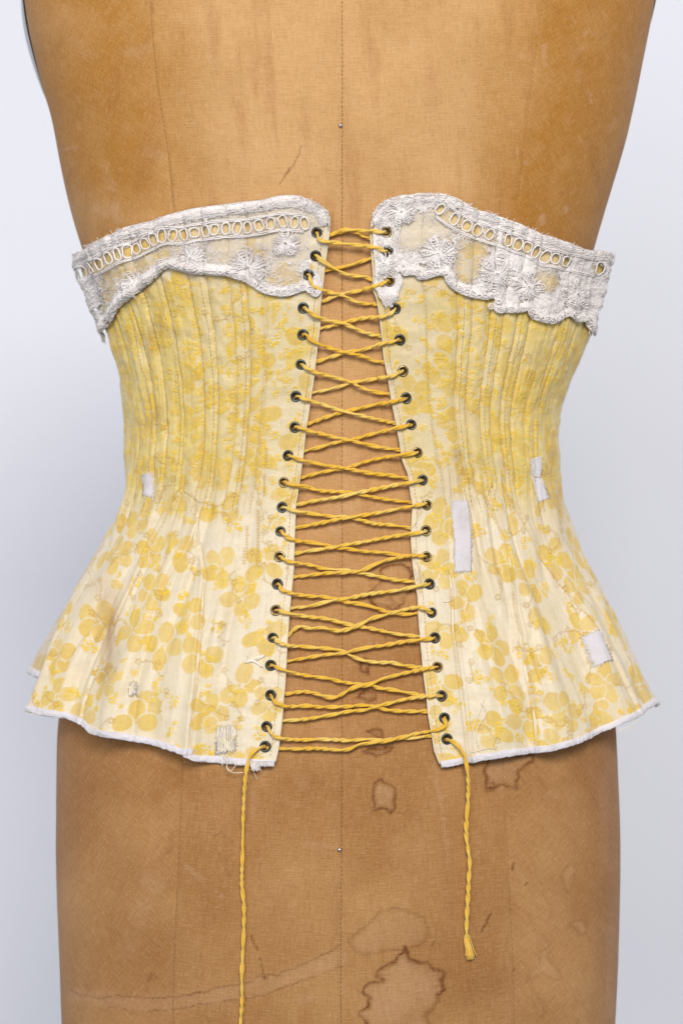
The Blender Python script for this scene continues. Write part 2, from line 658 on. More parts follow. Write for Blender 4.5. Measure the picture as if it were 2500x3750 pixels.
HEML = ZL([(0, 940), (36, 942), (110, 968), (220, 985), (330, 1030), (400, 1075), (520, 1100), (700, 1130), (850, 1170), (940, 1200),
           (1000, 1228), (1100, 1235), (1300, 1252), (1445, 1258)])
HEMR = ZR([(265, 1272), (420, 1243), (600, 1213), (700, 1200), (880, 1178), (1050, 1132), (1200, 1082), (1300, 1022), (1430, 962), (1455, 932), (1512, 900)])
FOFF = 0.0046           # how far the laced edges stand off the form


def tabu(pts, u):
    p = sorted(pts)
    return np.interp(u, [q[0] for q in p], [q[1] for q in p])


VG = np.arange(500, 3100, 4.0)
F0 = {}
for sd in (-1, 1):
    e = torso_pt(EDGE0[sd](VG), VG, FOFF)
    e[:, 0] = (EDGE0[sd](VG) - 1250) * kk(e[:, 1])
    F0[sd] = np.abs(e[:, 0]) / (np.abs(EDGE1[sd](VG) - 1250) * kk(YC))


def c_half(sd, v):
    return np.abs(EDGE1[sd](v) - 1250) * kk(YC)


def c_f0(sd, v):
    return np.interp(v, VG, F0[sd])


def c_base(sd, s, v):
    """undisplaced surface of a corset half, s = 0 at the lacing edge, 1 at the side, down to -1 round the front"""
    f0 = c_f0(sd, v)
    f = np.where(s <= 1, f0 + (1 - f0) * s, 2 - s)
    a = c_half(sd, v)
    x = sd * f * a
    b = YC - YF(v) + FOFF
    ye = YC - b * gfun(f)
    yt = torso_y(x, v) - FOFF
    w = sstep(0.02, 0.36, s)
    y = np.where(s <= 1, yt * (1 - w) + ye * w, YC + b * gfun(f))
    y = np.where(s <= 1, np.minimum(y, torso_y(x, v) - 0.0028), y)
    zk = np.where(s <= 1, kk(y), kk(YC))
    return np.stack([x, y, (1875 - v) * zk], -1)


SEAMS = {-1: [0.085, 0.23, 0.30, 0.37, 0.46, 0.53, 0.64, 0.737, 0.806, 0.90], 1: [0.085, 0.20, 0.34, 0.40, 0.48, 0.54, 0.60, 0.66, 0.80, 0.89]}
# seams of the flared skirt: (v, s) lines
GORES = {-1: [[(1996, .45), (2096, .385), (2300, .335), (2510, .302), (2850, .295)], [(1794, .64), (1900, .69), (2000, .705), (2593, .71), (2850, .71)],
              [(1794, .63), (1830, .53), (1996, .46)]],
         1: [[(1780, .50), (1840, .46), (2000, .52), (2242, .47), (2446, .435), (2700, .41), (2850, .40)], [(1780, .58), (1900, .66), (2100, .76), (2300, .83), (2850, .86)],
             [(2096, .18), (2300, .15), (2850, .12)]]}


def disp(sd, s, v):
    wb = 1 - sstep(1720, 1930, v)
    wp = sstep(1780, 2550, v)
    d = np.zeros(np.broadcast(s, v).shape)
    sm = SEAMS[sd]
    jit = 0.006 * (fbm(v / 130.0, s * 0 + 3.3, 8, 2) - 0.5)
    for i, q in enumerate(sm):
        depth = 0.0009 if i else 0.0004
        d -= depth * np.exp(-((s - q - jit) / 0.0055) ** 2) * (wb if i else 1)
    for i in range(1, len(sm) - 1):
        a, b = sm[i], sm[i + 1]
        t = np.clip((s - a) / (b - a), 0, 1)
        amp = (0.0008, 0.0014, 0.0006, 0.0012)[i % 4]
        d += amp * np.sin(PI * t) ** 0.8 * wb
    pk = np.abs(np.sin(PI * s / 0.066 + 2.2 * (fbm(s * 5, v / 500.0, 71 + sd, 2) - .5))) ** 0.65
    d += (pk - .6) * 0.0007 * wb * sstep(0.24, 0.34, s) * (0.35 + 1.1 * fbm(s * 14, v / 260.0, 73 + sd, 2))
    wr = (0.35 + 1.5 * sstep(0.5, 0.88, s)) * (0.25 + 0.75 * wb)
    d += 0.0024 * (fbm(s * 22, v / 300.0, 11 + sd) - 0.5) * wr * sstep(0.08, 0.2, s)
    d += 0.0010 * (fbm(s * 60, v / 170.0, 31 + sd, 3) - 0.5) * wr * sstep(0.12, 0.3, s)
    d += 0.0012 * (fbm(s * 9, v / 55.0, 21 + sd, 3) - 0.5)
    d += 0.0009 * (fbm(s * 42, v / 45.0, 26 + sd, 3) - 0.5) * (0.4 + wb) * sstep(0.15, 0.4, s)
    # puckers across the laced edge between the eyelets
    d += 0.0007 * (fbm(v / 26.0, s * 6, 41 + sd, 2) - 0.5) * (1 - sstep(0.02, 0.14, s))
    fl = np.sin(2 * PI * (s * 3.4 + 0.25 * (fbm(v / 400.0, s * 3, 51 + sd, 2))) + (0.6 if sd < 0 else 1.9))
    d += wp * sstep(0.1, 0.3, s) * (0.0038 * fl + 0.0078 * (fbm(s * 8, v / 500.0, 61 + sd, 3) - 0.5))
    d += wp * 0.0009 * (fbm(s * 26, v / 260.0, 66 + sd, 3) - 0.5)
    # pleats and puckers fanning out from the waist
    fan = sstep(1640, 1800, v) * (1 - 0.55 * sstep(2100, 2700, v)) * sstep(0.12, 0.3, s)
    q1 = 1 - np.abs(2 * fbm(s * 11, v / 500.0, 81 + sd, 2) - 1) * 1.6
    q2 = 1 - np.abs(2 * fbm(s * 36, v / 240.0, 91 + sd, 2) - 1) * 2.2
    d -= fan * (0.0042 * np.clip(q1, 0, 1) ** 1.3 + 0.0003 * np.clip(q2, 0, 1) ** 1.5)
    for g in GORES[sd]:
        gv = [p[0] for p in g]
        c = np.interp(v, gv, [p[1] for p in g])
        on = sstep(gv[0] - 15, gv[0] + 5, v) * (1 - sstep(gv[-1] - 5, gv[-1] + 15, v))
        d -= 0.0017 * np.exp(-((s - c) / 0.0055) ** 2) * on
        d += 0.0007 * np.exp(-((s - c - 0.014) / 0.009) ** 2) * on
    if sd < 0:
        c = np.interp(v, [p[0] for p in FOLD], [p[1] for p in FOLD])
        d = d * (1 - 0.9 * sstep(0, .01, s - c) * wp) + 0.0012 * np.exp(-((s - c + 0.012) / 0.012) ** 2) * wp
    return d * (1 - sstep(1.0, 1.12, s))


def c_fold(sd, s, v):
    P = c_base(sd, s, v)
    if sd < 0:      # the side of the skirt is folded away behind the front gore
        c = np.interp(v, [p[0] for p in FOLD], [p[1] for p in FOLD])
        w = sstep(0.0004, 0.0024, s - c) * sstep(1900, 2250, v) * (1 - sstep(1.0, 1.5, s))
        P = P + np.stack([0 * w, 0.016 * w, 0 * w], -1)
    return P


def c_pos(sd, s, v, off=0.0, full=True):
    s = np.asarray(s, float)
    v = np.asarray(v, float)
    s, v = np.broadcast_arrays(s, v)
    P = c_fold(sd, s, v)
    e = 0.004
    sa, sb = np.clip(s - e, 0, 2), np.clip(s + e, 0, 2)
    ds = c_base(sd, sb, v) - c_base(sd, sa, v)
    dv = c_base(sd, s, v + 6) - c_base(sd, s, v - 6)
    n = np.cross(ds, dv) * (-sd)
    n /= np.linalg.norm(n, axis=-1, keepdims=True) + 1e-12
    h = off + (disp(sd, s, v) if full else 0)
    P = P + n * np.asarray(h)[..., None]
    if full:        # never sinks into the form
        lim = torso_y(P[..., 0], v) - 0.0016
        inn = (s < 0.97) & (P[..., 1] > lim)
        P[..., 1] = np.where(inn, lim, P[..., 1])
    return P, n


def c_s(sd, u, v):
    """s of the surface point seen at photograph pixel (u,v)"""
    u = np.asarray(u, float)
    v = np.asarray(v, float)
    u, v = np.broadcast_arrays(u, v)
    lo = np.zeros(u.shape)
    hi = np.ones(u.shape)
    tgt = sd * (u - 1250)
    for _ in range(24):
        m = (lo + hi) / 2
        P = c_base(sd, m, v)
        uu = sd * P[..., 0] / kk(P[..., 1])
        lo = np.where(uu < tgt, m, lo)
        hi = np.where(uu < tgt, hi, m)
    return (lo + hi) / 2


SF = float(c_s(-1, 152.0, 2470.0))
FOLD = [(1900, 1.05)] + [(fv, max(SF, float(c_s(-1, float(fu), float(fv))))) for fu, fv in ((362, 2000), (273, 2163), (213, 2300))] + [(2446, SF), (2850, SF)]


def c_at(sd, u, v, off=0.0):
    u = np.asarray(u, float)
    e = EDGE0[sd](v)
    s = c_s(sd, u, v)
    P, n = c_pos(sd, s, v, off)
    return P


def c_v_edge(sd, s, pts, v0):
    v = np.full(np.shape(s), float(v0))
    for _ in range(25):
        P = c_base(sd, np.minimum(s, 1.0), v)
        u = 1250 + P[..., 0] / kk(P[..., 1])
        v = 0.5 * v + 0.5 * tabu(pts, u)
    return v


# ------------------------------------------------------------------ dress form: build
form = thing("dress_form", "old dressmaker's form covered in stained tan linen, standing before the pale wall", "dress form")

SEAM_L = Tab(swap(T1([(685, 0), (700, 200), (720, 390), (745, 550), (770, 700), (795, 960)]) + ZA([(735, 120), (718, 560), (705, 850), (690, 1150), (683, 1497)])), 50)
SEAM_R = Tab(swap(T2([(920, 0), (895, 180), (860, 450), (825, 720), (800, 960)]) + ZB([(905, 110), (925, 450), (950, 950), (965, 1300), (967, 1497)])), 50)


def f_of_u(u, v):
    P = torso_pt(u, v)
    return P[..., 0] / at_(v, P[..., 0] > 0)


rows = np.arange(-420, 4100, 5.5)
fl_, fr_ = f_of_u(SEAM_L(rows), rows), f_of_u(SEAM_R(rows), rows)
fc_ = f_of_u(np.full(rows.shape, 1249.0) - 4 * sstep(2500, 3600, rows), rows)


def th(f):
    return np.sign(f) * np.arcsin(np.minimum(np.abs(f), 1) ** (PEXP / 2))


def fth(t):
    return np.sign(t) * np.abs(np.sin(t)) ** (2 / PEXP)


DARK_STAINS = []    # (polygon, closed, edge width, edge strength, inner light)
s_big = ZB([(385, 1120), (405, 1095), (430, 1160), (475, 1170), (520, 1175), (545, 1205), (585, 1215), (612, 1232), (598, 1260), (605, 1310), (580, 1340), (572, 1380),
            (540, 1430), (508, 1450), (520, 1480), (545, 1510), (540, 1600), (210, 1600), (205, 1490), (160, 1455), (165, 1430), (205, 1405), (215, 1360), (175, 1330),
            (185, 1300), (230, 1280), (285, 1272), (245, 1245), (262, 1215), (300, 1195), (345, 1170), (365, 1140)])
DARK_STAINS += [
    (s_big, True, 5.0, 0.85, 0.55),
    (ZB([(275, 213), (300, 235), (325, 243), (350, 270), (360, 300), (345, 330), (352, 370), (325, 395), (305, 375), (285, 370), (258, 385), (233, 392), (240, 350), (230, 290), (240, 250)]), True, 3.6, 0.6, 0.62),
    (ZB([(800, 95), (830, 130), (812, 170), (822, 215), (820, 262), (865, 268), (910, 250), (950, 262), (980, 275), (985, 230), (1000, 180), (1040, 140), (1075, 130), (1070, 90)]), True, 4.5, 0.75, 0.4),
    (ZB([(820, 240), (860, 235), (890, 250), (870, 275), (825, 275)]), True, 8.0, 0.4, 0.0),
    (ZB([(100, 1065), (200, 980), (280, 905), (350, 890), (440, 910), (500, 940), (525, 1000), (510, 1060), (460, 1095), (350, 1112), (180, 1142)]), True, 3.5, 0.30, 0.22),
    (ZB([(1210, 720), (1240, 680), (1270, 648), (1292, 690), (1280, 760), (1262, 822), (1232, 790)]), True, 3.0, 0.20, 0.40),
    (ZB([(1252, 985), (1280, 955), (1325, 950), (1357, 972), (1345, 1025), (1312, 1040), (1292, 1003)]), True, 3.2, 0.30, 0.6),
    (ZB([(1130, 1098), (1155, 1110), (1150, 1160), (1210, 1220), (1232, 1258), (1190, 1275), (1120, 1235), (1060, 1262), (1028, 1282), (1050, 1230), (1098, 1190), (1100, 1130)]), True, 3.0, 0.18, 0.45),
    (ZB([(1060, 1320), (1085, 1340), (1120, 1400), (1132, 1465), (1100, 1450), (1070, 1390)]), True, 3.0, 0.15, 0.5),
    (ZB([(365, 400), (420, 380), (470, 395), (495, 440), (430, 420)]), False, 3.0, 0.25, 0.0),
    (ZB([(1130, 580), (1150, 595), (1190, 575)]), False, 3.0, 0.25, 0.0),
    (ZA([(150, 1320), (200, 1345), (280, 1360), (330, 1362), (400, 1345), (450, 1352), (520, 1355), (560, 1362), (680, 1358), (760, 1345), (850, 1330), (930, 1305), (1040, 1295), (1100, 1278),
         (1130, 1250), (1230, 1240), (1340, 1200), (1450, 1150), (1560, 1090)]), False, 3.6, 0.5, 0.0),
    (ZA([(360, 1408), (400, 1410), (450, 1422), (480, 1450), (510, 1425), (540, 1432), (650, 1425), (760, 1410), (860, 1392), (1000, 1372), (1150, 1350), (1250, 1312), (1400, 1260), (1568, 1200)]), False, 3.4, 0.38, 0.0),
    (ZA([(280, 1362), (400, 1350), (520, 1360), (550, 1400), (480, 1430), (400, 1405)]), True, 3.0, 0.1, 0.45),
    (ZA([(905, 540), (915, 505), (935, 490), (960, 515), (1005, 540), (1000, 600), (965, 640), (990, 730)]), False, 3.4, 0.28, 0.0),
    (ZA([(905, 540), (940, 640), (975, 720)]), False, 3.0, 0.2, 0.0),
    (ZA([(610, 540), (660, 520), (690, 560), (670, 610), (640, 560)]), False, 3.4, 0.2, 0.0),
    (Z7([(890, 240), (935, 170), (1005, 95), (980, 20), (1050, -25), (1150, -35), (1225, -10), (1250, 60), (1215, 120), (1250, 185), (1190, 230), (1180, 275), (1110, 345), (1040, 320), (940, 310)]), True, 5.0, 0.7, 0.15),
    (Z7([(900, 260), (960, 235), (1080, 240), (1110, 290), (1060, 330), (930, 300)]), True, 6.0, 0.45, 0.55),
    (Z7([(830, 790), (870, 740), (905, 770), (890, 870), (830, 850)]), True, 6.0, 0.6, 0.5),
    (Z7([(870, 1000), (950, 1020), (955, 1075), (880, 1095), (790, 1060)]), True, 6.0, 0.6, 0.4),
    (Z7([(880, 1345), (950, 1318), (1010, 1335), (1015, 1400), (960, 1385)]), True, 5.0, 0.5, 0.35),
    (Z7([(840, 1505), (900, 1475), (1010, 1480), (1090, 1470), (1060, 1510), (980, 1540), (890, 1520)]), True, 5.0, 0.65, 0.3),
    (Z7([(1005, 540), (1060, 545), (1120, 560), (1160, 600), (1100, 590), (1030, 580)]), True, 4.0, 0.3, 0.25),
]
STROKES = [(ZB([(800, 1015), (822, 975), (848, 925)]), 5, 0.8), (ZB([(538, 1090), (558, 1062)]), 3.5, 0.6), (ZB([(960, 690), (970, 660)]), 5, 0.75), (ZB([(1030, 770), (1037, 757)]), 4, 0.65),
           (ZB([(965, 1222), (972, 1208)]), 4, 0.6), (ZB([(1095, 945), (1140, 900)]), 3, 0.25), (ZB([(1380, 315), (1386, 322)]), 4, 0.4),
           (ZA([(1095, 1035), (1110, 1070), (1130, 1110)]), 5, 0.6), (ZA([(1140, 1150), (1148, 1165)]), 4, 0.8), (ZA([(1150, 1180), (1160, 1225), (1168, 1250)]), 3, 0.6), (ZA([(1164, 1255), (1174, 1256)]), 6, 0.8),
           (ZA([(560, 1270), (580, 1240), (595, 1255)]), 9, 0.35), (ZA([(230, 1290), (240, 1310)]), 7, 0.25),
           (T1([(1385, 670), (1372, 710), (1340, 770), (1320, 792)]), 4.0, 0.4), (T1([(1330, 775), (1315, 800)]), 5, 0.6), (T1([(1315, 800), (1280, 850)]), 4, 0.4),
           (T1([(700, 20), (705, 60)]), 5, 0.3)]
LIGHTS = [(ZA([(180, 1345), (420, 1380), (700, 1385), (1000, 1335), (1250, 1270), (1560, 1150)]), 34, 0.34), (T2([(930, 215), (930, 260)]), 12, 0.55), (T2([(930, 290), (932, 300)]), 9, 0.5), (T2([(1128, 415), (1138, 440), (1150, 470)]), 6, 0.5), (T2([(848, 745), (849, 746)]), 10, 0.7),
          (T2([(1027, 955), (1028, 970)]), 10, 0.8), (T2([(922, 990), (926, 1025)]), 11, 0.7), (T2([(1110, 205), (1060, 260)]), 12, 0.25), (T2([(1085, 330), (1090, 360)]), 14, 0.3), (T2([(1118, 140), (1116, 165)]), 8, 0.5),
          (T2([(1260, 540), (1230, 610)]), 6, 0.4), (T2([(808, 690), (809, 705)]), 9, 0.5), (T2([(412, 490), (413, 520)]), 9, 0.35), (T2([(1330, 370), (1340, 460)]), 7, 0.2), (T2([(700, 390), (701, 395)]), 9, 0.4),
          (T2([(832, 240), (834, 265)]), 10, 0.4), (T2([(895, 145), (896, 155)]), 7, 0.5), (T2([(478, 650), (479, 652)]), 7, 0.4), (T2([(780, 540), (785, 600)]), 10, 0.3),
          (T1([(440, 960), (485, 985)]), 22, 0.45), (T1([(525, 950), (545, 1010)]), 20, 0.5), (T1([(600, 240), (670, 225)]), 26, 0.35), (T1([(280, 690), (360, 675)]), 7, 0.45), (T1([(480, 770), (510, 860)]), 20, 0.3),
          (T1([(1440, 330), (1530, 220)]), 5, 0.35), (T1([(1305, 515), (1306, 517)]), 10, 0.35), (T1([(1180, 45), (1182, 48)]), 10, 0.4), (T1([(690, 700), (740, 720)]), 24, 0.25), (T1([(1090, 455), (1092, 465)]), 12, 0.25),
          (T1([(340, 180), (420, 260)]), 30, 0.2), (T1([(1130, 720), (1140, 750)]), 26, 0.25), (T1([(980, 270), (985, 300)]), 22, 0.2),
          (Z6([(560, 1120), (640, 1100), (760, 1080)]), 26, 0.35), (Z6([(600, 1200), (640, 1250)]), 26, 0.35), (Z6([(830, 1060), (1150, 1140)]), 20, 0.2),
          (ZA([(765, 680), (840, 740)]), 12, 0.4), (ZA([(940, 825), (942, 828)]), 9, 0.5), (ZA([(910, 800), (912, 802)]), 7, 0.4), (ZA([(560, 740), (600, 780)]), 35, 0.3), (ZA([(1370, 220), (1372, 260)]), 22, 0.3), (ZA([(1380, 560), (1540, 570)]), 12, 0.25),
          (ZA([(1100, 200), (1108, 420)]), 12, 0.25), (ZA([(530, 880), (440, 1120)]), 40, 0.2), (ZA([(1360, 1360), (1400, 1365)]), 22, 0.25),
          (ZB([(560, 140), (575, 260), (600, 420), (625, 640)]), 9, 0.3), (ZB([(622, 655), (624, 670)]), 12, 0.3), (ZB([(1150, 300), (1190, 300)]), 16, 0.25), (ZB([(1435, 200), (1440, 640)]), 18, 0.2),
          (ZB([(1465, 1000), (1470, 1450)]), 18, 0.25), (ZB([(400, 870), (410, 880)]), 14, 0.25), (ZB([(910, 130), (912, 300)]), 10, 0.3), (ZB([(1195, 95), (1240, 88)]), 8, 0.3)]


def stain_masks(u, v):
    dark = np.zeros(u.shape)
    light = np.zeros(u.shape)
    wu = u + 8 * (fbm(u / 20, v / 20, 71, 4) - 0.5) * 2
    wv = v + 8 * (fbm(u / 20, v / 20, 75, 4) - 0.5) * 2
    for poly, closed, wd, amt, inn in DARK_STAINS:
        P = np.array(poly)
        m = (u > P[:, 0].min() - 40) & (u < P[:, 0].max() + 40) & (v > P[:, 1].min() - 40) & (v < P[:, 1].max() + 40)
        if not m.any():
            continue
        pu, pv = wu[m], wv[m]
        d = seg_dist(pu, pv, poly, closed)
        ins = inside(pu, pv, poly) if closed else np.zeros(d.shape, bool)
        # a tide line is sharp outside and bleeds inwards
        w = np.where(ins, wd * 1.9, wd * 0.8)
        var = 0.15 + 1.5 * fbm(pu / 40, pv / 40, 81, 3)
        dark[m] = np.maximum(dark[m], min(1, amt * 1.35) * np.clip(var, 0.3, 1.25) * np.exp(-(d / w) ** 1.5))
        if inn:
            light[m] = np.maximum(light[m], np.where(ins, 0.8 * inn * sstep(1, 20, d) * (0.15 + 1.0 * fbm(pu / 60, pv / 60, 91, 3)), 0))
    for poly, r, amt in STROKES:
        P = np.array(poly)
        m = (u > P[:, 0].min() - 40) & (u < P[:, 0].max() + 40) & (v > P[:, 1].min() - 40) & (v < P[:, 1].max() + 40)
        if m.any():
            d = seg_dist(u[m] + (wu - u)[m] * .5, v[m] + (wv - v)[m] * .5, poly)
            dark[m] = np.maximum(dark[m], amt * (1 - sstep(r * 0.4, r * 1.3, d)))
    for poly, r, amt in LIGHTS:
        P = np.array(poly)
        m = (u > P[:, 0].min() - 70) & (u < P[:, 0].max() + 70) & (v > P[:, 1].min() - 70) & (v < P[:, 1].max() + 70)
        if m.any():
            d = seg_dist(wu[m], wv[m], poly)
            light[m] = np.maximum(light[m], 0.75 * amt * (0.3 + 1.1 * fbm(u[m] / 9, v[m] / 9, 95, 2)) * (1 - sstep(r * 0.45, r * 1.25, d)))
    return dark, light


def panel(bounds, ncol, seam_lo, seam_hi):
    fa, fb = bounds
    ta, tb = th(fa), th(fb)
    q = np.linspace(0, 1, ncol)
    q = 0.55 * q + 0.45 * (0.5 - 0.5 * np.cos(PI * q))
    T = ta[:, None] + (tb - ta)[:, None] * q[None]
    F = fth(T)
    v = rows[:, None] + 0 * F
    x = F * at_(v, F > 0)
    y = YC - (YC - YF(v)) * gfun(F)
    P = np.stack([x, y, (1875 - v) * kk(y)], -1)
    u = 1250 + x / kk(y)
    # seam turn-in with a little puckering, slack of the cloth between
    w = np.abs(x - x[:, :1]) * PX if seam_lo else np.full(x.shape, 1e3)
    w2 = np.abs(x - x[:, -1:]) * PX if seam_hi else np.full(x.shape, 1e3)
    dd = np.minimum(w, w2)
    h = -0.00016 * np.exp(-(dd / 4.0) ** 2) - 0.00025 * (fbm(v / 30, u * 0, 5, 2)) * np.exp(-(dd / 18) ** 2)
    h = h + 0.0006 * (fbm(u / 160, v / 220, 15, 3) - 0.5)
    # one edge of each seam is lapped over the other
    h = h + (0.00025 * np.exp(-((w - 14) / 9) ** 2) if seam_lo else 0)
    ds = np.gradient(P, axis=1)
    dv = np.gradient(P, axis=0)
    n = -np.cross(ds, dv)
    n /= np.linalg.norm(n, axis=-1, keepdims=True) + 1e-12
    dark, light = stain_masks(u, v)
    arc = np.cumsum(np.r_['1', np.zeros((len(rows), 1)), np.linalg.norm(np.diff(P, axis=1), axis=-1)], axis=1)
    # age: the upper side panels have yellowed to ochre, the hips are browned to paint in light falloff
    edge = np.abs(F)
    oc = (0.12 + 0.85 * sstep(0.35, 0.75, edge) * (1 - 0.35 * sstep(500, 900, v) * (u < 1250))) * (1 - sstep(700, 1400, v))
    oc = oc + 0.45 * sstep(2200, 2800, v) * (0.45 + 0.4 * sstep(0.5, 0.9, edge)) * fbm(u / 220, v / 260, 23, 3)
    oc = np.clip(oc * (0.55 + 0.9 * fbm(u / 130, v / 170, 33, 4)), 0, 1)
    gr = sstep(1300, 2600, v) * 0.78 * (0.5 + fbm(u / 300, v / 300, 43, 3)) + 0.30 * sstep(0.8, 1.0, edge) * fbm(u / 40, v / 90, 53, 3)  # light falloff put into the colour, below and at the sides
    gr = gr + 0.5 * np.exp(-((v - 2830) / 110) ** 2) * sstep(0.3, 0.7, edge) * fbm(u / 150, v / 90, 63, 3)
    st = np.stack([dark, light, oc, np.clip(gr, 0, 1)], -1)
    fab = np.stack([arc, P[..., 2], np.zeros(arc.shape)], -1)
    # bias-cut panels: threads lie at an angle on the sides
    return P + n * h[..., None], st, fab


def build_panel(bounds, ncol, lo, hi, twist):
    P, st, fab = panel(bounds, ncol, lo, hi)
    f = fab.reshape(-1, 3)
    ca, sa = math.cos(twist), math.sin(twist)
    f = np.stack([f[:, 0] * ca - f[:, 1] * sa + twist, f[:, 0] * sa + f[:, 1] * ca, f[:, 2]], -1)
    me = mesh_from("linen_panel", P.reshape(-1, 3), grid_faces(len(rows), ncol, flip=True))
    set_attr(me, "stain_shade", st.reshape(-1, 4))
    set_attr(me, "fab", f)
    return link("linen_panel", me, M_linen, form)


one = np.ones(len(rows))
build_panel((-one, fl_), 100, False, True, 0.62)
build_panel((fl_, fc_), 125, True, True, 0.04)
build_panel((fc_, fr_), 125, True, True, -0.05)
build_panel((fr_, one), 100, True, False, -0.66)
# front of the form, away from the camera
rb = np.arange(-420, 4101, 60.0)
tt = np.linspace(-PI / 2, PI / 2, 49)
F = fth(tt)[None] + 0 * rb[:, None]
v = rb[:, None] + 0 * F
P = np.stack([F * at_(v, F > 0), YC + (YC - YF(v)) * gfun(F), (1875 - v) * kk(YC)], -1)
me = mesh_from("linen_panel", P.reshape(-1, 3), grid_faces(len(rb), 49))
set_attr(me, "stain_shade", np.tile([0, 0, .3, .2], (P.size // 3, 1)))
set_attr(me, "fab", np.stack([P[..., 0], P[..., 2], 0 * P[..., 0]], -1).reshape(-1, 3))
link("linen_panel", me, M_linen, form)

# stitching along the three seams of the form
tb = Tubes()
for tab, lo_, hi_ in ((None, -60, 3760), (SEAM_L, -60, 760), (SEAM_R, -60, 720), (SEAM_L, 2780, 3760), (SEAM_R, 2760, 3760)):
    vv = lo_
    while vv < hi_:
        L = 9 + 3 * rng.random()
        q = np.array([vv, vv + L])
        uu = (1249.0 - 4 * sstep(2500, 3600, q)) if tab is None else tab(q)
        tb.add(torso_pt(uu + 3.5 + rng.normal(0, .5), q, 0.0001), 0.00017 if tab is None else 0.00010, 4)
        vv += L + 4 + 3 * rng.random()
    if tab is None:
        tb.build("seam_stitching", M_stitch_brown, form, "stuff")
        tb = Tubes()
tb.build("seam_stitching", M_stitch_tan, form, "stuff")

# armhole plates: a shallow domed disc at each shoulder side, its shaded gap a black ring
for sd, vc, rz, ry, bulge in ((-1, 85, 0.0555, 0.034, 0.0052), (1, -190, 0.058, 0.034, 0.0036)):
    tab = FL if sd < 0 else FR
    nr, nt = 14, 48
    q = np.linspace(0, 1, nr)
    a = np.linspace(0, 2 * PI, nt, endpoint=False)

    def plate_pt(qq, aa, lift):
        z = (1875 - vc) * kk(YC) + rz * qq * np.sin(aa)
        y = YC + 0.030 + ry * qq * np.cos(aa)
        vv = 1875 - z / kk(YC)
        x = (tab(vv) - 1250) * kk(YC)
        return np.stack([x + sd * lift, y, z], -1)
    Q, A = np.meshgrid(q, a, indexing='ij')
    V = plate_pt(Q, A, bulge * (1 - Q ** 2.4) + 0.0016)
    V = np.concatenate([V, plate_pt(Q[-1:], A[-1:], -0.004)], 0)
    i = np.arange(nr)[:, None] * nt
    j = np.arange(nt)[None]
    f = np.stack([i + j, i + (j + 1) % nt, i + nt + (j + 1) % nt, i + nt + j], -1).reshape(-1, 4)
    if sd > 0:
        f = f[:, ::-1]
    pl = link("armhole_plate", mesh_from("armhole_plate", V.reshape(-1, 3), f), M_plate, form)
    tb = Tubes()
    tb.add(plate_pt(np.full(nt, 1.03), a, 0.0006), 0.0014, 6, closed=True, ref=(1, 0, 0))
    tb.add(plate_pt(np.full(nt, 0.96), a, 0.0002), 0.0016, 6, closed=True, ref=(1, 0, 0))
    tb.build("gap_ring", M_gap, pl)  # black tubes draw the dark gap behind the plate

# ------------------------------------------------------------------ corset: eyelet places
EYE = {-1: Z5([(548, 185), (537, 410), (468, 590), (418, 908), (415, 1165), (396, 1450)]) + Z6([(299, 160), (290, 412), (234, 645), (200, 865), (187, 1070), (172, 1268), (166, 1475)])
       + Z7([(147, 132), (135, 347), (110, 572), (92, 799), (92, 1043), (60, 1301), (47, 1465)]),
       1: Z5([(1212, 182), (1225, 370), (1245, 655), (1298, 915), (1342, 1212), (1370, 1512)]) + Z6([(1200, 174), (1242, 392), (1293, 622), (1336, 846), (1370, 1050), (1362, 1262), (1366, 1475)])
       + Z7([(1393, 131), (1412, 367), (1436, 574), (1455, 813), (1490, 1050), (1514, 1230), (1535, 1403)])}
BRASS = {-1: {10, 13, 15}, 1: {1, 3, 6, 9, 11, 12, 13, 17}}
BLACK = {-1: {9, 14, 16, 17, 18, 19, 20, 2}, 1: {14, 15, 16, 19, 20, 5}}

RINGS = {-1: Z3([(70, 500), (100, 492), (145, 468), (198, 445), (255, 412), (305, 390), (355, 376), (405, 360), (455, 332), (505, 308), (555, 287), (615, 285), (675, 281), (735, 268), (795, 260), (850, 252), (912, 246), (975, 243), (1035, 240),
                 (1100, 228), (1165, 216), (1235, 205), (1300, 210), (1358, 216)]),
         1: Z4([(560, 135), (640, 192), (712, 230), (770, 255), (838, 278), (945, 312), (998, 335), (1052, 352), (1102, 378), (1156, 408), (1205, 415), (1268, 432), (1455, 472)])}
# ------------------------------------------------------------------ corset: brocade pattern
FLOWERS = {-1: ZL([(765, 855), (800, 570), (745, 250), (1265, 285), (1300, 450), (1245, 800), (215, 640), (410, 420), (640, 480), (965, 400), (1090, 335), (1075, 960), (650, 1010), (195, 860),
                   (545, 40), (720, 10), (880, 30), (1210, 690), (480, 780), (900, 1020), (1415, 905), (360, 320), (1390, 100), (1150, 130), (60, 600), (330, 960)]),
           1: ZR([(780, 195), (553, 570), (800, 470), (1075, 470), (850, 700), (420, 310), (290, 470), (640, 790), (1200, 780), (960, 950), (1170, 940), (740, 980), (540, 1060), (1050, 200), (620, 90),
                  (250, 560), (1250, 420), (480, 750), (250, 780), (1420, 800), (250, 130), (470, 80), (380, 1060), (930, 60), (1310, 560)])}
COLS = 300
SIG = np.linspace(0, 1, COLS)
SCOL = 0.25 * SIG + 0.75 * np.sin(SIG * PI / 2)
SCOL = np.sort(np.r_[SCOL, SF, SF + 0.0008, SF + 0.0016, SF + 0.0026])
COLS = len(SCOL)
ROWS = 780
corset = thing("corset", "antique yellow floral brocade corset with a white lace top, on the dress form", "corset")


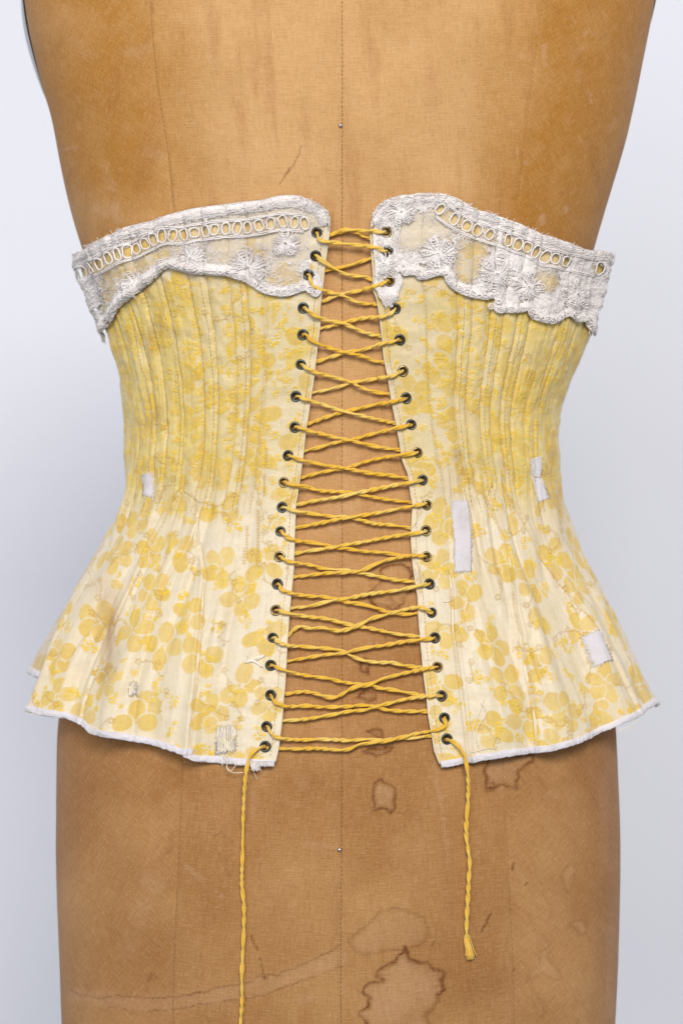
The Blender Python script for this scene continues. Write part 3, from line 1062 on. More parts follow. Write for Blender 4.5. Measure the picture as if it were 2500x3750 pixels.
def half_grid(sd, S):
    vt = c_v_edge(sd, S, TOPL if sd < 0 else TOPR, 850) + 4
    vh = c_v_edge(sd, S, HEML if sd < 0 else HEMR, 2650)
    if sd < 0:
        vh = np.where(S > SF + 0.0004, 2490 - 22 * sstep(SF, 1.0, S), vh)
    t = np.linspace(0, 1, ROWS)[:, None]
    v = vt[None] + (vh - vt)[None] * t
    return np.broadcast_to(S[None], v.shape), v


def poisson(r, w, v0, v1, dist, n, rs, have):
    pts = list(have)
    for _ in range(n):
        p = (rs.random() * w, v0 + rs.random() * (v1 - v0))
        if all((p[0] - q[0]) ** 2 + (p[1] - q[1]) ** 2 > dist * dist for q in pts):
            pts.append(p)
    return pts[len(have):]


def brocade(sd, S, v, W, U):
    """masks of the woven pattern at cloth coordinates W (from the lacing edge) and v, in photograph pixels"""
    rs = np.random.default_rng(20 + sd)
    strip = np.zeros(S.shape, int)
    for q in SEAMS[sd][1:]:
        strip += S > q
    offs = rs.uniform(-45, 45, 16)
    offw = rs.uniform(-30, 30, 16)
    wb = 1 - sstep(1700, 1950, v)
    ve = v + offs[strip] * wb
    we = W + offw[strip] * wb
    petal = np.zeros(S.shape)
    emb = np.zeros(S.shape)
    vine = np.zeros(S.shape)
    jx = 5 * (fbm(we / 9, ve / 9, 101, 2) - 0.5)
    jy = 5 * (fbm(we / 9, ve / 9, 105, 2) - 0.5)
    wj, vj = we + jx, ve + jy

    def win(cx, cy, r):
        return np.nonzero((np.abs(we - cx) < r) & (np.abs(ve - cy) < r))

    def ell(A, cx, cy, ang, ra, rb, val, soft=0.05, pw=2.0, outline=0):
        m = win(cx, cy, max(ra, rb) * 1.2 + 4)
        if len(m[0]) == 0:
            return
        dx, dy = wj[m] - cx, vj[m] - cy
        a = (dx * math.cos(ang) + dy * math.sin(ang)) / ra
        b = (-dx * math.sin(ang) + dy * math.cos(ang)) / rb
        d = (np.abs(a) ** pw + np.abs(b) ** pw) ** (1 / pw)
        if outline:     # petals are parted by a thin line of ground
            A[m] *= 1 - outline * sstep(1.0 - soft, 1.0 + soft, d) * (1 - sstep(1.12, 1.2, d))
        A[m] = np.maximum(A[m], val * (1 - sstep(1 - soft, 1 + soft, d)))

    wmax = W.max()
    have = []
    for (fu, fv) in FLOWERS[sd]:
        i = np.argmin((U - fu) ** 2 + (v - fv) ** 2)
        p = (we.flat[i], ve.flat[i])
        if all((p[0] - q[0]) ** 2 + (p[1] - q[1]) ** 2 > 118 ** 2 for q in have):
            have.append(p)
    flowers = list(have) + poisson(0, wmax, 900, 2850, 156, 6000, rs, have)
    for (cx, cy) in flowers:
        ph = rs.random() * 2 * PI
        sc = rs.uniform(0.92, 1.15)
        np_ = 5 if rs.random() < 0.7 else 4
        for k in range(np_):
            if rs.random() < (0.10 if cy > 1900 else 0.2):
                continue
            a = ph + 2 * PI * k / np_ + rs.normal(0, .09)
            r = 43 * sc * rs.uniform(.92, 1.1)
            ell(petal, cx + r * math.cos(a), cy + r * math.sin(a), a, 33 * sc * rs.uniform(.85, 1.15), 27 * sc * rs.uniform(.85, 1.12), rs.uniform(.78, 1), pw=2.3, outline=.9)
        ell(petal, cx, cy, 0, 8, 7, 0.8, 0.2)
    # raised sprays of floss
    sprays = poisson(0, wmax, 980, 1800, 58, 7000, rs, [])
    sprays += poisson(0, wmax, 1800, 2820, 94, 5000, rs, sprays)
    for (cx, cy) in sprays:
        if rs.random() < 0.12:
            continue
        for k in range(rs.integers(4, 9)):
            ell(emb, cx + rs.normal(0, 19), cy + rs.normal(0, 17), rs.random() * PI, rs.uniform(9, 19), rs.uniform(7, 13), rs.uniform(.65, 1), 0.35)
    # little five-dot blossoms on thin stems
    stems = poisson(0, wmax, 1050, 2820, 135, 6000, rs, [])
    for (cx, cy) in stems:
        dense = cy > 1750 or rs.random() < 0.35
        if not dense:
            continue
        a = rs.random() * 2 * PI
        x, y = cx, cy
        path = [(x, y)]
        for k in range(rs.integers(7, 13)):
            a += rs.normal(0, .5)
            x += 14 * math.cos(a)
            y += 14 * math.sin(a)
            path.append((x, y))
        P = np.array(path)
        m = np.nonzero((we > P[:, 0].min() - 8) & (we < P[:, 0].max() + 8) & (ve > P[:, 1].min() - 8) & (ve < P[:, 1].max() + 8))
        if len(m[0]):
            d = seg_dist(we[m], ve[m], path)
            vine[m] = np.maximum(vine[m], .8 * (1 - sstep(1.2, 3.2, d)))
        for q in (path[0], path[-1], path[len(path) // 2]):
            if rs.random() < 0.75:
                qx, qy = q[0] + rs.normal(0, 6), q[1] + rs.normal(0, 6)
                p0 = rs.random() * 6
                for k in range(5):
                    ell(vine, qx + 8.5 * math.cos(p0 + k * 1.2566), qy + 8.5 * math.sin(p0 + k * 1.2566), 0, 4.6, 4.6, .85, .3)
        for q in path[2:-1:3]:
            ell(vine, q[0] + rs.normal(0, 7), q[1] + rs.normal(0, 7), rs.random() * 3, 7, 3.5, .8, .3)
    # yellower ground over the ribs of the bodice, browned patches and painted channel shade, worn slits
    tone = (0.24 + 0.6 * wb * (0.5 + 0.9 * sstep(0.2, 0.8, S)) * sstep(930, 1120, v)) * (0.5 + fbm(we / 90, ve / 120, 111, 3))
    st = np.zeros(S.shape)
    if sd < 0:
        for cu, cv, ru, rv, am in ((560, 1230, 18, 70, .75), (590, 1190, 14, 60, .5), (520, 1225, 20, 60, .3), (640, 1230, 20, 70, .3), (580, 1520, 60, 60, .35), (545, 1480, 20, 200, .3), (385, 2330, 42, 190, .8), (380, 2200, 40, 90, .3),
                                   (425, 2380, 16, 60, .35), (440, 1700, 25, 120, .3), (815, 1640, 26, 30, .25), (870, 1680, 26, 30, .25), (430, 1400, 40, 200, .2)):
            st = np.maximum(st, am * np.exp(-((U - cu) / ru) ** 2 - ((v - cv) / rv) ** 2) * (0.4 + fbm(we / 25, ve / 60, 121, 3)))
        st = np.maximum(st, 0.35 * sstep(0, .003, S - np.interp(v, [p[0] for p in FOLD], [p[1] for p in FOLD])))  # shade of the folded-back side, put into the brown
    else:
        for cu, cv, ru, rv, am in ((1672, 1665, 22, 40, .4), (1960, 1400, 60, 200, .28), (2020, 1700, 30, 160, .35), (2060, 1850, 30, 140, .32), (1850, 1500, 20, 160, .2), (2080, 1300, 30, 120, .25), (1990, 1900, 20, 140, .3)):  # tall streaks paint the dark shade between the channels
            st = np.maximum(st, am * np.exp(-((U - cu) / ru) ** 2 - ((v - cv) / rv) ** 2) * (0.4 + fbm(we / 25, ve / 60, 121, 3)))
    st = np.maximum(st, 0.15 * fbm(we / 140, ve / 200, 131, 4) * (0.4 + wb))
    if sd < 0:      # olive slits where the ribs have worn through
        for (cu, v1, v2, r) in ((903, 1930, 2040, 5), (946, 1870, 2075, 6), (893, 2010, 2060, 6), (968, 1740, 1810, 5), (975, 1640, 1700, 5), (940, 2040, 2070, 4)):
            m = 1 - sstep(r * .6, r * 1.4, np.abs(U - cu + 3 * (fbm(v / 20, v * 0, 7, 2) - .5)))
            m = m * sstep(v1 - 12, v1, v) * (1 - sstep(v2, v2 + 12, v))
            vine = np.maximum(vine, m * (0.55 + 0.45 * (np.sin(v / 1.8) > 0)))
    worn = np.zeros(S.shape)
    if sd < 0:
        worn = np.maximum(worn, .5 * np.exp(-((U - 1130) / 40) ** 2 - ((v - 1100) / 60) ** 2))
    # laced edge is plainer
    emb *= sstep(0.01, 0.05, S)
    floss = np.where(fbm(we / 40, ve / 40, 141, 2) > .5, fbm(we / 4.5, ve / 10, 143, 2), fbm(we / 10, ve / 4.5, 145, 2))
    emb = np.clip(emb * sstep(0.26, 0.5, floss) * 1.15, 0, 1)
    if True:        # the yellow ribbon threaded behind the lace rings
        rp = RINGS[sd]
        petal = np.maximum(petal, 0.55 * (1 - sstep(18, 26, seg_dist(U, v, rp))) if True else 0)
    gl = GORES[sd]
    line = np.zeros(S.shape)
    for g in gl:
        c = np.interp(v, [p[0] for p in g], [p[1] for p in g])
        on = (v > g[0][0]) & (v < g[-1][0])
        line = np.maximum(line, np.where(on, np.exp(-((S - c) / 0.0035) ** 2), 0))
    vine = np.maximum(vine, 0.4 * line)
    return np.stack([petal, emb, vine, st], -1), tone, worn


SPLIT = {-1: [0.0, 0.30, 0.53, 0.737, 0.90, 1.0], 1: [0.0, 0.34, 0.54, 0.66, 0.80, 1.0]}
for sd in (-1, 1):
    S, v = half_grid(sd, SCOL)
    P, n = c_pos(sd, S, v)
    B, _ = c_pos(sd, S, v, full=False)
    U = 1250 + B[..., 0] / kk(B[..., 1])
    W = np.cumsum(np.c_[np.zeros(ROWS), np.linalg.norm(np.diff(B, axis=1), axis=-1)], axis=1) * PX
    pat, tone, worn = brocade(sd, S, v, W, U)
    # floss stands proud
    P = P + n * (0.00010 * pat[..., 1] + 0.00008 * pat[..., 2])[..., None]
    # holes under the eyelets
    hole = np.zeros(S.shape, bool)
    for (eu, ev) in EYE[sd]:
        hole |= (U - eu) ** 2 + (v - ev) ** 2 < 15.5 ** 2
    idx = [int(np.argmin(np.abs(SCOL - q))) for q in SPLIT[sd]]
    fab = np.stack([W / PX * 1.0, P[..., 2], 0 * W], -1)
    for a, b in zip(idx[:-1], idx[1:]):
        sl = slice(a, b + 1)
        nc = b + 1 - a
        hq = hole[:, sl]
        keep = ~(hq[:-1, :-1] | hq[1:, :-1] | hq[:-1, 1:] | hq[1:, 1:])
        f = grid_faces(ROWS, nc, flip=(sd > 0), keep=keep)
        vs, f, a1, a2, a3, a4 = compact(P[:, sl].reshape(-1, 3), f, pat[:, sl].reshape(-1, 4), tone[:, sl].reshape(-1), fab[:, sl].reshape(-1, 3), worn[:, sl].reshape(-1))
        me = mesh_from("brocade_panel", vs, f)
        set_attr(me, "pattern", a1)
        set_attr(me, "tone", a2)
        set_attr(me, "fab", a3)
        set_attr(me, "worn", a4)
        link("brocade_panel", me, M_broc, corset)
    # the half goes on round to the front
    Sb = np.linspace(1.0, 2.0, 40)
    Vt = v[:, -1]
    rr = np.linspace(0, ROWS - 1, 90).astype(int)
    Sg = np.broadcast_to(Sb[None], (len(rr), 40))
    vg = np.broadcast_to(Vt[rr][:, None], Sg.shape)
    Pb, nb = c_pos(sd, Sg, vg)
    me = mesh_from("brocade_panel", Pb.reshape(-1, 3), grid_faces(len(rr), 40, flip=(sd > 0)))
    k = Pb.size // 3
    pw = Sg.ravel() * 900
    pv = vg.ravel()
    blob = sstep(.55, .6, fbm(pw / 60, pv / 60, 3, 2))
    set_attr(me, "pattern", np.stack([blob, 0 * blob, 0 * blob, 0 * blob + .1], -1))
    set_attr(me, "tone", np.full(k, .4))
    set_attr(me, "worn", np.zeros(k))
    set_attr(me, "fab", np.stack([pw / PX, Pb[..., 2].ravel(), 0 * pw], -1))
    link("brocade_panel", me, M_broc, corset)
    # lining
    cc = np.linspace(0, COLS - 1, 70).astype(int)
    rr = np.linspace(0, ROWS - 1, 120).astype(int)
    Pl = P[np.ix_(rr, cc)] - n[np.ix_(rr, cc)] * 0.0012
    hl = np.zeros(Pl.shape[:2], bool)
    Ul, Vl = U[np.ix_(rr, cc)], v[np.ix_(rr, cc)]
    for (eu, ev) in EYE[sd]:
        hl |= (Ul - eu) ** 2 + (Vl - ev) ** 2 < 27 ** 2
    keep = ~(hl[:-1, :-1] | hl[1:, :-1] | hl[:-1, 1:] | hl[1:, 1:])
    f = grid_faces(len(rr), len(cc), flip=(sd < 0), keep=keep)
    vs, f = compact(Pl.reshape(-1, 3), f)
    link("lining", mesh_from("lining", vs, f), M_lining, corset)
    # white piping turned over the laced edge
    tb = Tubes()
    q = np.linspace(v[0, 0], v[-1, 0] - 14, 330)
    Pe, ne = c_pos(sd, np.zeros(q.shape), q, -0.0003)
    tb.add(Pe + np.stack([-sd * 0.0003 + 0 * q, 0 * q, 0 * q], -1), 0.00034 + 0.00028 * fbm(q / 30, q * 0, 3, 2), 6)
    tb.build("edge_piping", M_lining, corset)
    # rows of stitches along the bone channels, the gores and the laced edge
    tb = Tubes()
    lines = [([(1020, q), (1880, q)], 1) for q in SEAMS[sd][1:]] + [([(1020, q + 0.022), (1880, q + 0.018)], 1) for q in SEAMS[sd][2::2]]
    lines += [([(800, 0.022), (2780, 0.022)], 1)] + [(g, 1) for g in GORES[sd]]
    for g, _ in lines:
        vv = g[0][0]
        gv, gs = [p[0] for p in g], [p[1] for p in g]
        while vv < g[-1][0] - 10:
            L = 8 + 2 * rng.random()
            q = np.array([vv, vv + L])
            sq = np.interp(q, gv, gs) + rng.normal(0, .0006)
            sq = sq + 0.006 * (fbm(q / 130.0, q * 0 + 3.3, 8, 2) - 0.5)
            lim = np.interp(q, [900, 2900], [0, 0])
            vhm = np.interp(sq, SCOL, v[-1])
            if q[1] < vhm[1] - 30:
                Pq, _n = c_pos(sd, sq, q, 0.00012)
                tb.add(Pq, 0.00020, 4)
            vv += L + 4 + 2 * rng.random()
    tb.build("channel_stitching", M_stitch, corset, "stuff")

    # hem binding
    pieces = [(0.0, 0.315, 0, 0.0), (0.285, SF - 0.0002, 2, 0.0006), (SF + 0.0028, 1.0, 3, 0.0)] if sd < 0 else [(0.0, 1.0, 1, 0.0)]
    for (sa, sb, k, lift) in pieces:
        ns, nq = max(12, int((sb - sa) * 420)), 12
        sgr = np.linspace(sa, sb, ns)
        vh = np.interp(sgr, SCOL, v[-1])
        if k == 2:
            vh = vh - 12 * np.exp(-((sgr - 0.29) / 0.02) ** 2)
        if k == 0:
            vh = vh + 4
        qq = np.linspace(0, 1, nq)
        SG = np.broadcast_to(sgr[:, None], (ns, nq))
        wd = 22 + 5 * fbm(sgr * 20, sgr * 0, 9 + k, 3)
        rag = 7 * (fbm(sgr * 70, sgr * 0 + 1, 19 + k, 3) - .5)
        VV = (vh + rag)[:, None] + wd[:, None] * (qq[None] * 1.12 - 0.98)
        bulge = np.sin(PI * np.clip(qq * 0.94 + .02, 0, 1)) ** 0.6
        puck = 0.0010 * (fbm(SG * 110, qq[None] * 1.5, 29 + k, 3) - 0.5) + 0.0007 * (fbm(SG * 40, qq[None] * 3, 39 + k, 2) - .5)
        OFF = 0.0011 * bulge[None] + 0.00015 + lift + puck * (bulge[None] > .2)
        OFF[:, -1] = -0.0022
        OFF[:, 0] = -0.0004 + lift * .5
        Pb, _n = c_pos(sd, SG, VV, OFF)
        link("hem_binding", mesh_from("hem_binding", Pb.reshape(-1, 3), grid_faces(ns, nq, flip=(sd < 0))), M_bind, corset)

# ------------------------------------------------------------------ corset: eyelets
prof = [(0.00225, -0.0011), (0.00222, 0.0001), (0.00230, 0.00055), (0.00255, 0.00088), (0.00285, 0.00092), (0.00318, 0.0007), (0.00342, 0.00035), (0.00350, -0.0002)]


def eyelet_mesh(mat):
    k = 28
    a = np.arange(k) / k * 2 * PI
    V = np.array([[(r * math.cos(t), r * math.sin(t), h) for t in a] for r, h in prof]).reshape(-1, 3)
    i = np.arange(len(prof) - 1)[:, None] * k
    j = np.arange(k)[None]
    f = np.stack([i + j, i + k + j, i + k + (j + 1) % k, i + (j + 1) % k], -1).reshape(-1, 4)
    me = mesh_from("eyelet", V, f)
    me.materials.append(mat)
    return me


EM = {'g': eyelet_mesh(M_gun), 'b': eyelet_mesh(M_brass), 'k': eyelet_mesh(M_black)}
for sd in (-1, 1):
    for i, (eu, ev) in enumerate(EYE[sd]):
        kind = 'b' if (i + 1) in BRASS[sd] else ('k' if (i + 1) in BLACK[sd] else 'g')
        s = c_s(sd, eu, ev)
        P, n = c_pos(sd, s, np.float64(ev), 0.00015)
        o = bpy.data.objects.new("eyelet", EM[kind])
        C.objects.link(o)
        zz = Vector(n).normalized()
        M = zz.to_track_quat('Z', 'Y').to_matrix().to_4x4()
        M.translation = Vector(P)
        sc = rng.uniform(0.95, 1.05)
        o.matrix_basis = M @ Matrix.Rotation(rng.random() * 6, 4, 'Z') @ Matrix.Diagonal((sc, sc * rng.uniform(.94, 1.0), 1, 1))
        o.parent = corset
        if kind == 'b':
            o["label"] = "eyelet worn down to brass"

# ------------------------------------------------------------------ corset: mending patches and loose threads


def patch(sd, pts, nu, nv, lift, fray=2.0, label=None, seed=0, name="mending_patch"):
    p = np.array(pts, float)       # top left, top right, bottom right, bottom left (may have extra rows)
    left = np.array(pts[0::2], float) if False else None
    A = np.linspace(0, 1, nu)[None, :, None]
    Bq = np.linspace(0, 1, nv)[:, None, None]
    top = p[0] * (1 - A) + p[1] * A
    bot = p[3] * (1 - A) + p[2] * A
    G = (top * (1 - Bq) + bot * Bq)
    e = np.minimum(np.minimum(A, 1 - A), np.minimum(Bq, 1 - Bq) * nv / nu)[..., 0]
    on = (e <= 0)
    jit = np.random.default_rng(seed)
    G = G + np.where(on, fray, 0.5)[..., None] * jit.normal(0, 1, G.shape)
    bow = np.array(p[0] - p[3])
    G[..., 0] += 5 * np.sin(PI * Bq[..., 0]) * (-1 if sd < 0 else 1) * (1 if nv > nu * 2.5 else 0)
    off = np.where(on, 0.0000, lift) + 0.0004 * (fbm(G[..., 0] / 14, G[..., 1] / 40, 5 + seed, 3) - 0.5)
    P = c_at(sd, G[..., 0], G[..., 1], off)
    o = link(name, mesh_from(name, P.reshape(-1, 3), grid_faces(nv, nu)), M_patch, corset)
    loop = [G[0, i] for i in range(nu)] + [G[j, -1] for j in range(nv)] + [G[-1, i] for i in range(nu - 1, -1, -1)] + [G[j, 0] for j in range(nv - 1, -1, -1)]
    mid = np.mean(np.array(loop), axis=0)
    tb = Tubes()
    lp = resample(np.array(loop), 3.0)
    for k_ in range(0, len(lp), 2):
        d_ = lp[k_] - mid
        d_ = d_ / (np.linalg.norm(d_) + 1e-9)
        L_ = jit.uniform(1, 5) * fray / 2
        a_ = lp[k_] - d_ * 5
        b_ = lp[k_] + d_ * L_ + jit.normal(0, 1.5, 2)
        q_ = np.array([a_, b_])
        tb.add(c_at(sd, q_[:, 0], q_[:, 1], np.array([lift + .0004, 0.0006])), 0.00016, 4, tone=.2)
    tb.build("frayed_edge", M_silk, o, "stuff")
    if label:
        o["label"] = label
    return o


patch(-1, Z2([(322, 1050), (392, 1042), (400, 1230), (322, 1200)]), 14, 24, 0.0003, 2.2, "small white patch at the left waist", 1)
patch(1, ZK([(135, 480), (312, 462), (325, 1158), (165, 1165)]), 20, 60, 0.00035, 1.6, "long white strip patch beside the right eyelets", 2)
patch(1, ZK([(885, 85), (985, 52), (1000, 260), (915, 250)]), 14, 24, 0.0003, 1.2, "upper white patch at the right waist", 3)
patch(1, ZK([(912, 250), (1005, 265), (1082, 450), (1010, 490)]), 14, 28, 0.0003, 1.2, "lower white patch at the right waist", 4)
patch(1, ZR([(1070, 515), (1165, 482), (1240, 655), (1145, 690)]), 20, 34, 0.00035, 2.4, "white patch near the right hem", 5)
patch(-1, ZL([(1118, 1040), (1222, 1032), (1226, 1172), (1112, 1198)]), 22, 30, 0.0006, 3.0, "frayed white patch near the left hem", 6)
patch(-1, ZL([(632, 790), (655, 782), (660, 855), (625, 858)]), 10, 20, 0.0006, 3.0, "tiny white darn on the left skirt", 7)


def thread(tb, sd, pts, r, off=0.0009, tone=0.1, step=5):
    p = resample(pts, step)
    tb.add(c_at(sd, p[:, 0], p[:, 1], off), r, 5, tone=tone)


tb = Tubes()
for q in range(16):     # crossed darning threads
    a = rng.normal(0, 5, 4)
    thread(tb, -1, ZL([(1296 + a[0], 632 + 2 * q + a[1]), (1345 + a[2], 665 + q), (1375 + a[3], 690 + q)]) if q < 8 else ZL([(1392 + a[0], 622 + 2 * (q - 8)), (1340 + a[2], 645 + a[1]), (1290 + a[3], 655 + q)]), 0.00022)
for q in range(34):
    a = rng.normal(0, 7, 6)
    x = 1122 + 100 * rng.random()
    thread(tb, -1, ZL([(x + a[0], 1036 + a[1]), (x + a[2], 1100 + a[3]), (1125 + 95 * rng.random(), 1185 + a[5])]), 0.00024, 0.0013)
for q in range(10):
    a = rng.normal(0, 4, 4)
    thread(tb, -1, ZL([(650 + a[0], 785 + a[1]), (635 + a[2], 815), (628 + a[3], 860)]), 0.00024, 0.001)
for pts in ([(430, 1185), (440, 1050), (470, 960), (500, 880)], [(475, 1180), (455, 1090), (470, 1030), (510, 960), (480, 900)], [(375, 900), (385, 820)]):
    thread(tb, 1, ZR(pts), 0.00028, 0.0009)
for pts in ([(270, 320), (300, 318), (338, 296)], [(430, 1185), (520, 1160), (560, 1165)]):
    thread(tb, 1, ZR(pts), 0.00025, 0.0006)
tb.build("darning_thread", M_silk, corset, "stuff")

tb = Tubes()


def hang(pts, r=0.00022, off=0.004, tb=None):
    p = resample(pts, 4)
    own = tb is None
    tb = tb or Tubes()
    tb.add(torso_pt(p[:, 0], p[:, 1], off), r, 5, tone=0.1)
    if own:
        tb.build("loose_thread", M_silk, corset)


hang(ZL([(1185, 1190), (1190, 1230), (1178, 1270), (1200, 1292), (1228, 1262), (1240, 1220)]), off=0.0062)
hang(ZL([(1160, 1200), (1180, 1240), (1182, 1270), (1215, 1300), (1275, 1300)]), off=0.0058)
hang(ZL([(1140, 1225), (1155, 1255), (1150, 1262)]))
hang(ZL([(1320, 1250), (1330, 1290), (1352, 1340)]), 0.00015, 0.003)
tb = Tubes()
for q in range(60):     # ragged end of the left binding
    x = 1322 + 120 * rng.random() ** 1.6
    L = (42 if x < 1365 else 14) * rng.uniform(.4, 1)
    hang(ZL([(x, 1236), (x + rng.normal(0, 3), 1250 + L * .5), (x + rng.normal(4, 6), 1252 + L)]), 0.00028, 0.0052 + .001 * rng.random(), tb)
tb.build("frayed_binding", M_thread, corset, "stuff")
for pts in ([(1385, 992), (1360, 1015), (1330, 1035), (1290, 1055), (1288, 1062), (1310, 1062), (1345, 1035), (1370, 1000)], [(1510, 898), (1518, 910), (1500, 930)]):
    p = resample(ZR(pts), 4)
    tb = Tubes()
    tb.add(c_at(1, p[:, 0], p[:, 1], 0.0012), 0.0002, 5)
    tb.build("loose_thread", M_silk, corset)
for pts in ([(40, 935), (36, 955), (55, 948), (75, 965), (100, 968), (118, 960)],):
    p = resample(ZL(pts), 4)
    tb = Tubes()
    tb.add(c_at(-1, p[:, 0], p[:, 1], 0.0012), 0.00022, 5)
    tb.build("loose_thread", M_silk, corset)

# ------------------------------------------------------------------ lace trims
LACE_POLY = {
    -1: Z3([(35, 400), (110, 355), (230, 290), (330, 245), (480, 205), (570, 170), (700, 135), (850, 115), (1000, 95), (1100, 85), (1200, 60), (1290, 55), (1370, 70), (1440, 105), (1490, 140), (1500, 200), (1480, 230),
            (1400, 250), (1385, 330), (1400, 400), (1390, 470), (1440, 500), (1460, 560), (1450, 620), (1410, 640), (1365, 600), (1320, 618), (1250, 640), (1180, 632), (1120, 618), (1080, 590), (1010, 550), (920, 520), (850, 515), (760, 510),
            (680, 500), (600, 470), (560, 485), (510, 540), (430, 600), (370, 650), (320, 690), (280, 760), (240, 820), (205, 870), (170, 908), (132, 880), (150, 800), (130, 690), (90, 570), (55, 540), (38, 480)]),
    1: Z4([(172, 190), (190, 140), (240, 85), (330, 55), (460, 40), (580, 45), (680, 80), (760, 130), (860, 160), (1000, 210), (1130, 270), (1290, 325), (1400, 365), (1480, 370), (1545, 385), (1535, 440), (1512, 540), (1500, 610),
           (1462, 690), (1440, 770), (1428, 860), (1405, 830), (1382, 780), (1340, 782), (1300, 755), (1285, 742), (1240, 772), (1190, 790), (1110, 775), (1065, 745), (1050, 715), (1020, 725), (940, 728), (885, 728), (862, 700), (872, 640), (820, 652),
           (730, 640), (650, 605), (600, 560), (575, 512), (520, 522), (490, 536), (440, 537), (415, 512), (355, 515), (340, 500), (350, 560), (330, 610), (330, 660), (290, 680), (255, 705), (225, 660), (205, 620), (188, 590), (190, 520), (182, 400), (175, 300), (185, 230)])}
BLOOMS = {-1: Z3([(1040, 468), (715, 415), (400, 560), (1250, 330)]), 1: Z4([(545, 390), (880, 505), (1060, 580), (1330, 620), (240, 450), (340, 150)])}


def lace_dense(sd, u, v, dtop, dbot):
    r = 0.85 * (1 - sstep(20, 46, dtop)) + 0.75 * (1 - sstep(8, 55, dbot))
    for (cu, cv) in BLOOMS[sd]:
        r = r + 0.45 * np.exp(-((u - cu) / 62) ** 2 - ((v - cv) / 58) ** 2)
    if sd > 0:
        r = r + 0.30
        for (cu, cv, ru, rv) in [(x, y, 48, 42) for x, y in Z4([(400, 290), (735, 380), (700, 490), (1170, 540), (590, 200), (420, 240)])]:
            r = r - 0.85 * np.exp(-((u - cu) / ru) ** 2 - ((v - cv) / rv) ** 2)
        r = r + 0.45 * np.exp(-((u - Z4([(1380, 600)])[0][0]) / 110) ** 2)
    else:
        for (cu, cv, ru, rv) in [(x, y, 62, 26) for x, y in Z3([(520, 410), (330, 490), (900, 330), (1200, 290), (1300, 400), (1320, 300), (1180, 300)])]:
            r = r - 0.45 * np.exp(-((u - cu) / ru) ** 2 - ((v - cv) / rv) ** 2)
        r = r + 0.5 * np.exp(-((u - 320) / 60) ** 2)
    # little open-work holes, in short rows
    hr = np.random.default_rng(300 + sd)
    for q in range(46):
        cu, cv = hr.uniform(u.min(), u.max()), hr.uniform(v.min(), v.max())
        a = hr.random() * PI
        for k in (-1, 0, 1):
            d2 = (u - cu - 15 * k * math.cos(a)) ** 2 + (v - cv - 15 * k * math.sin(a)) ** 2
            r = r - 1.6 * np.exp(-d2 / 5.2 ** 2)
    # strip of open net under the rings
    dr = np.full(u.shape, 1e3)
    for (cu, cv) in RINGS[sd]:
        dr = np.minimum(dr, np.hypot((u - cu) / 0.9, v - cv))
    r = r * (0.0 + 1.0 * sstep(17, 36, dr))
    return np.clip(r, -0.5, 1) - 0.8 * (1 - sstep(13, 20, dr))


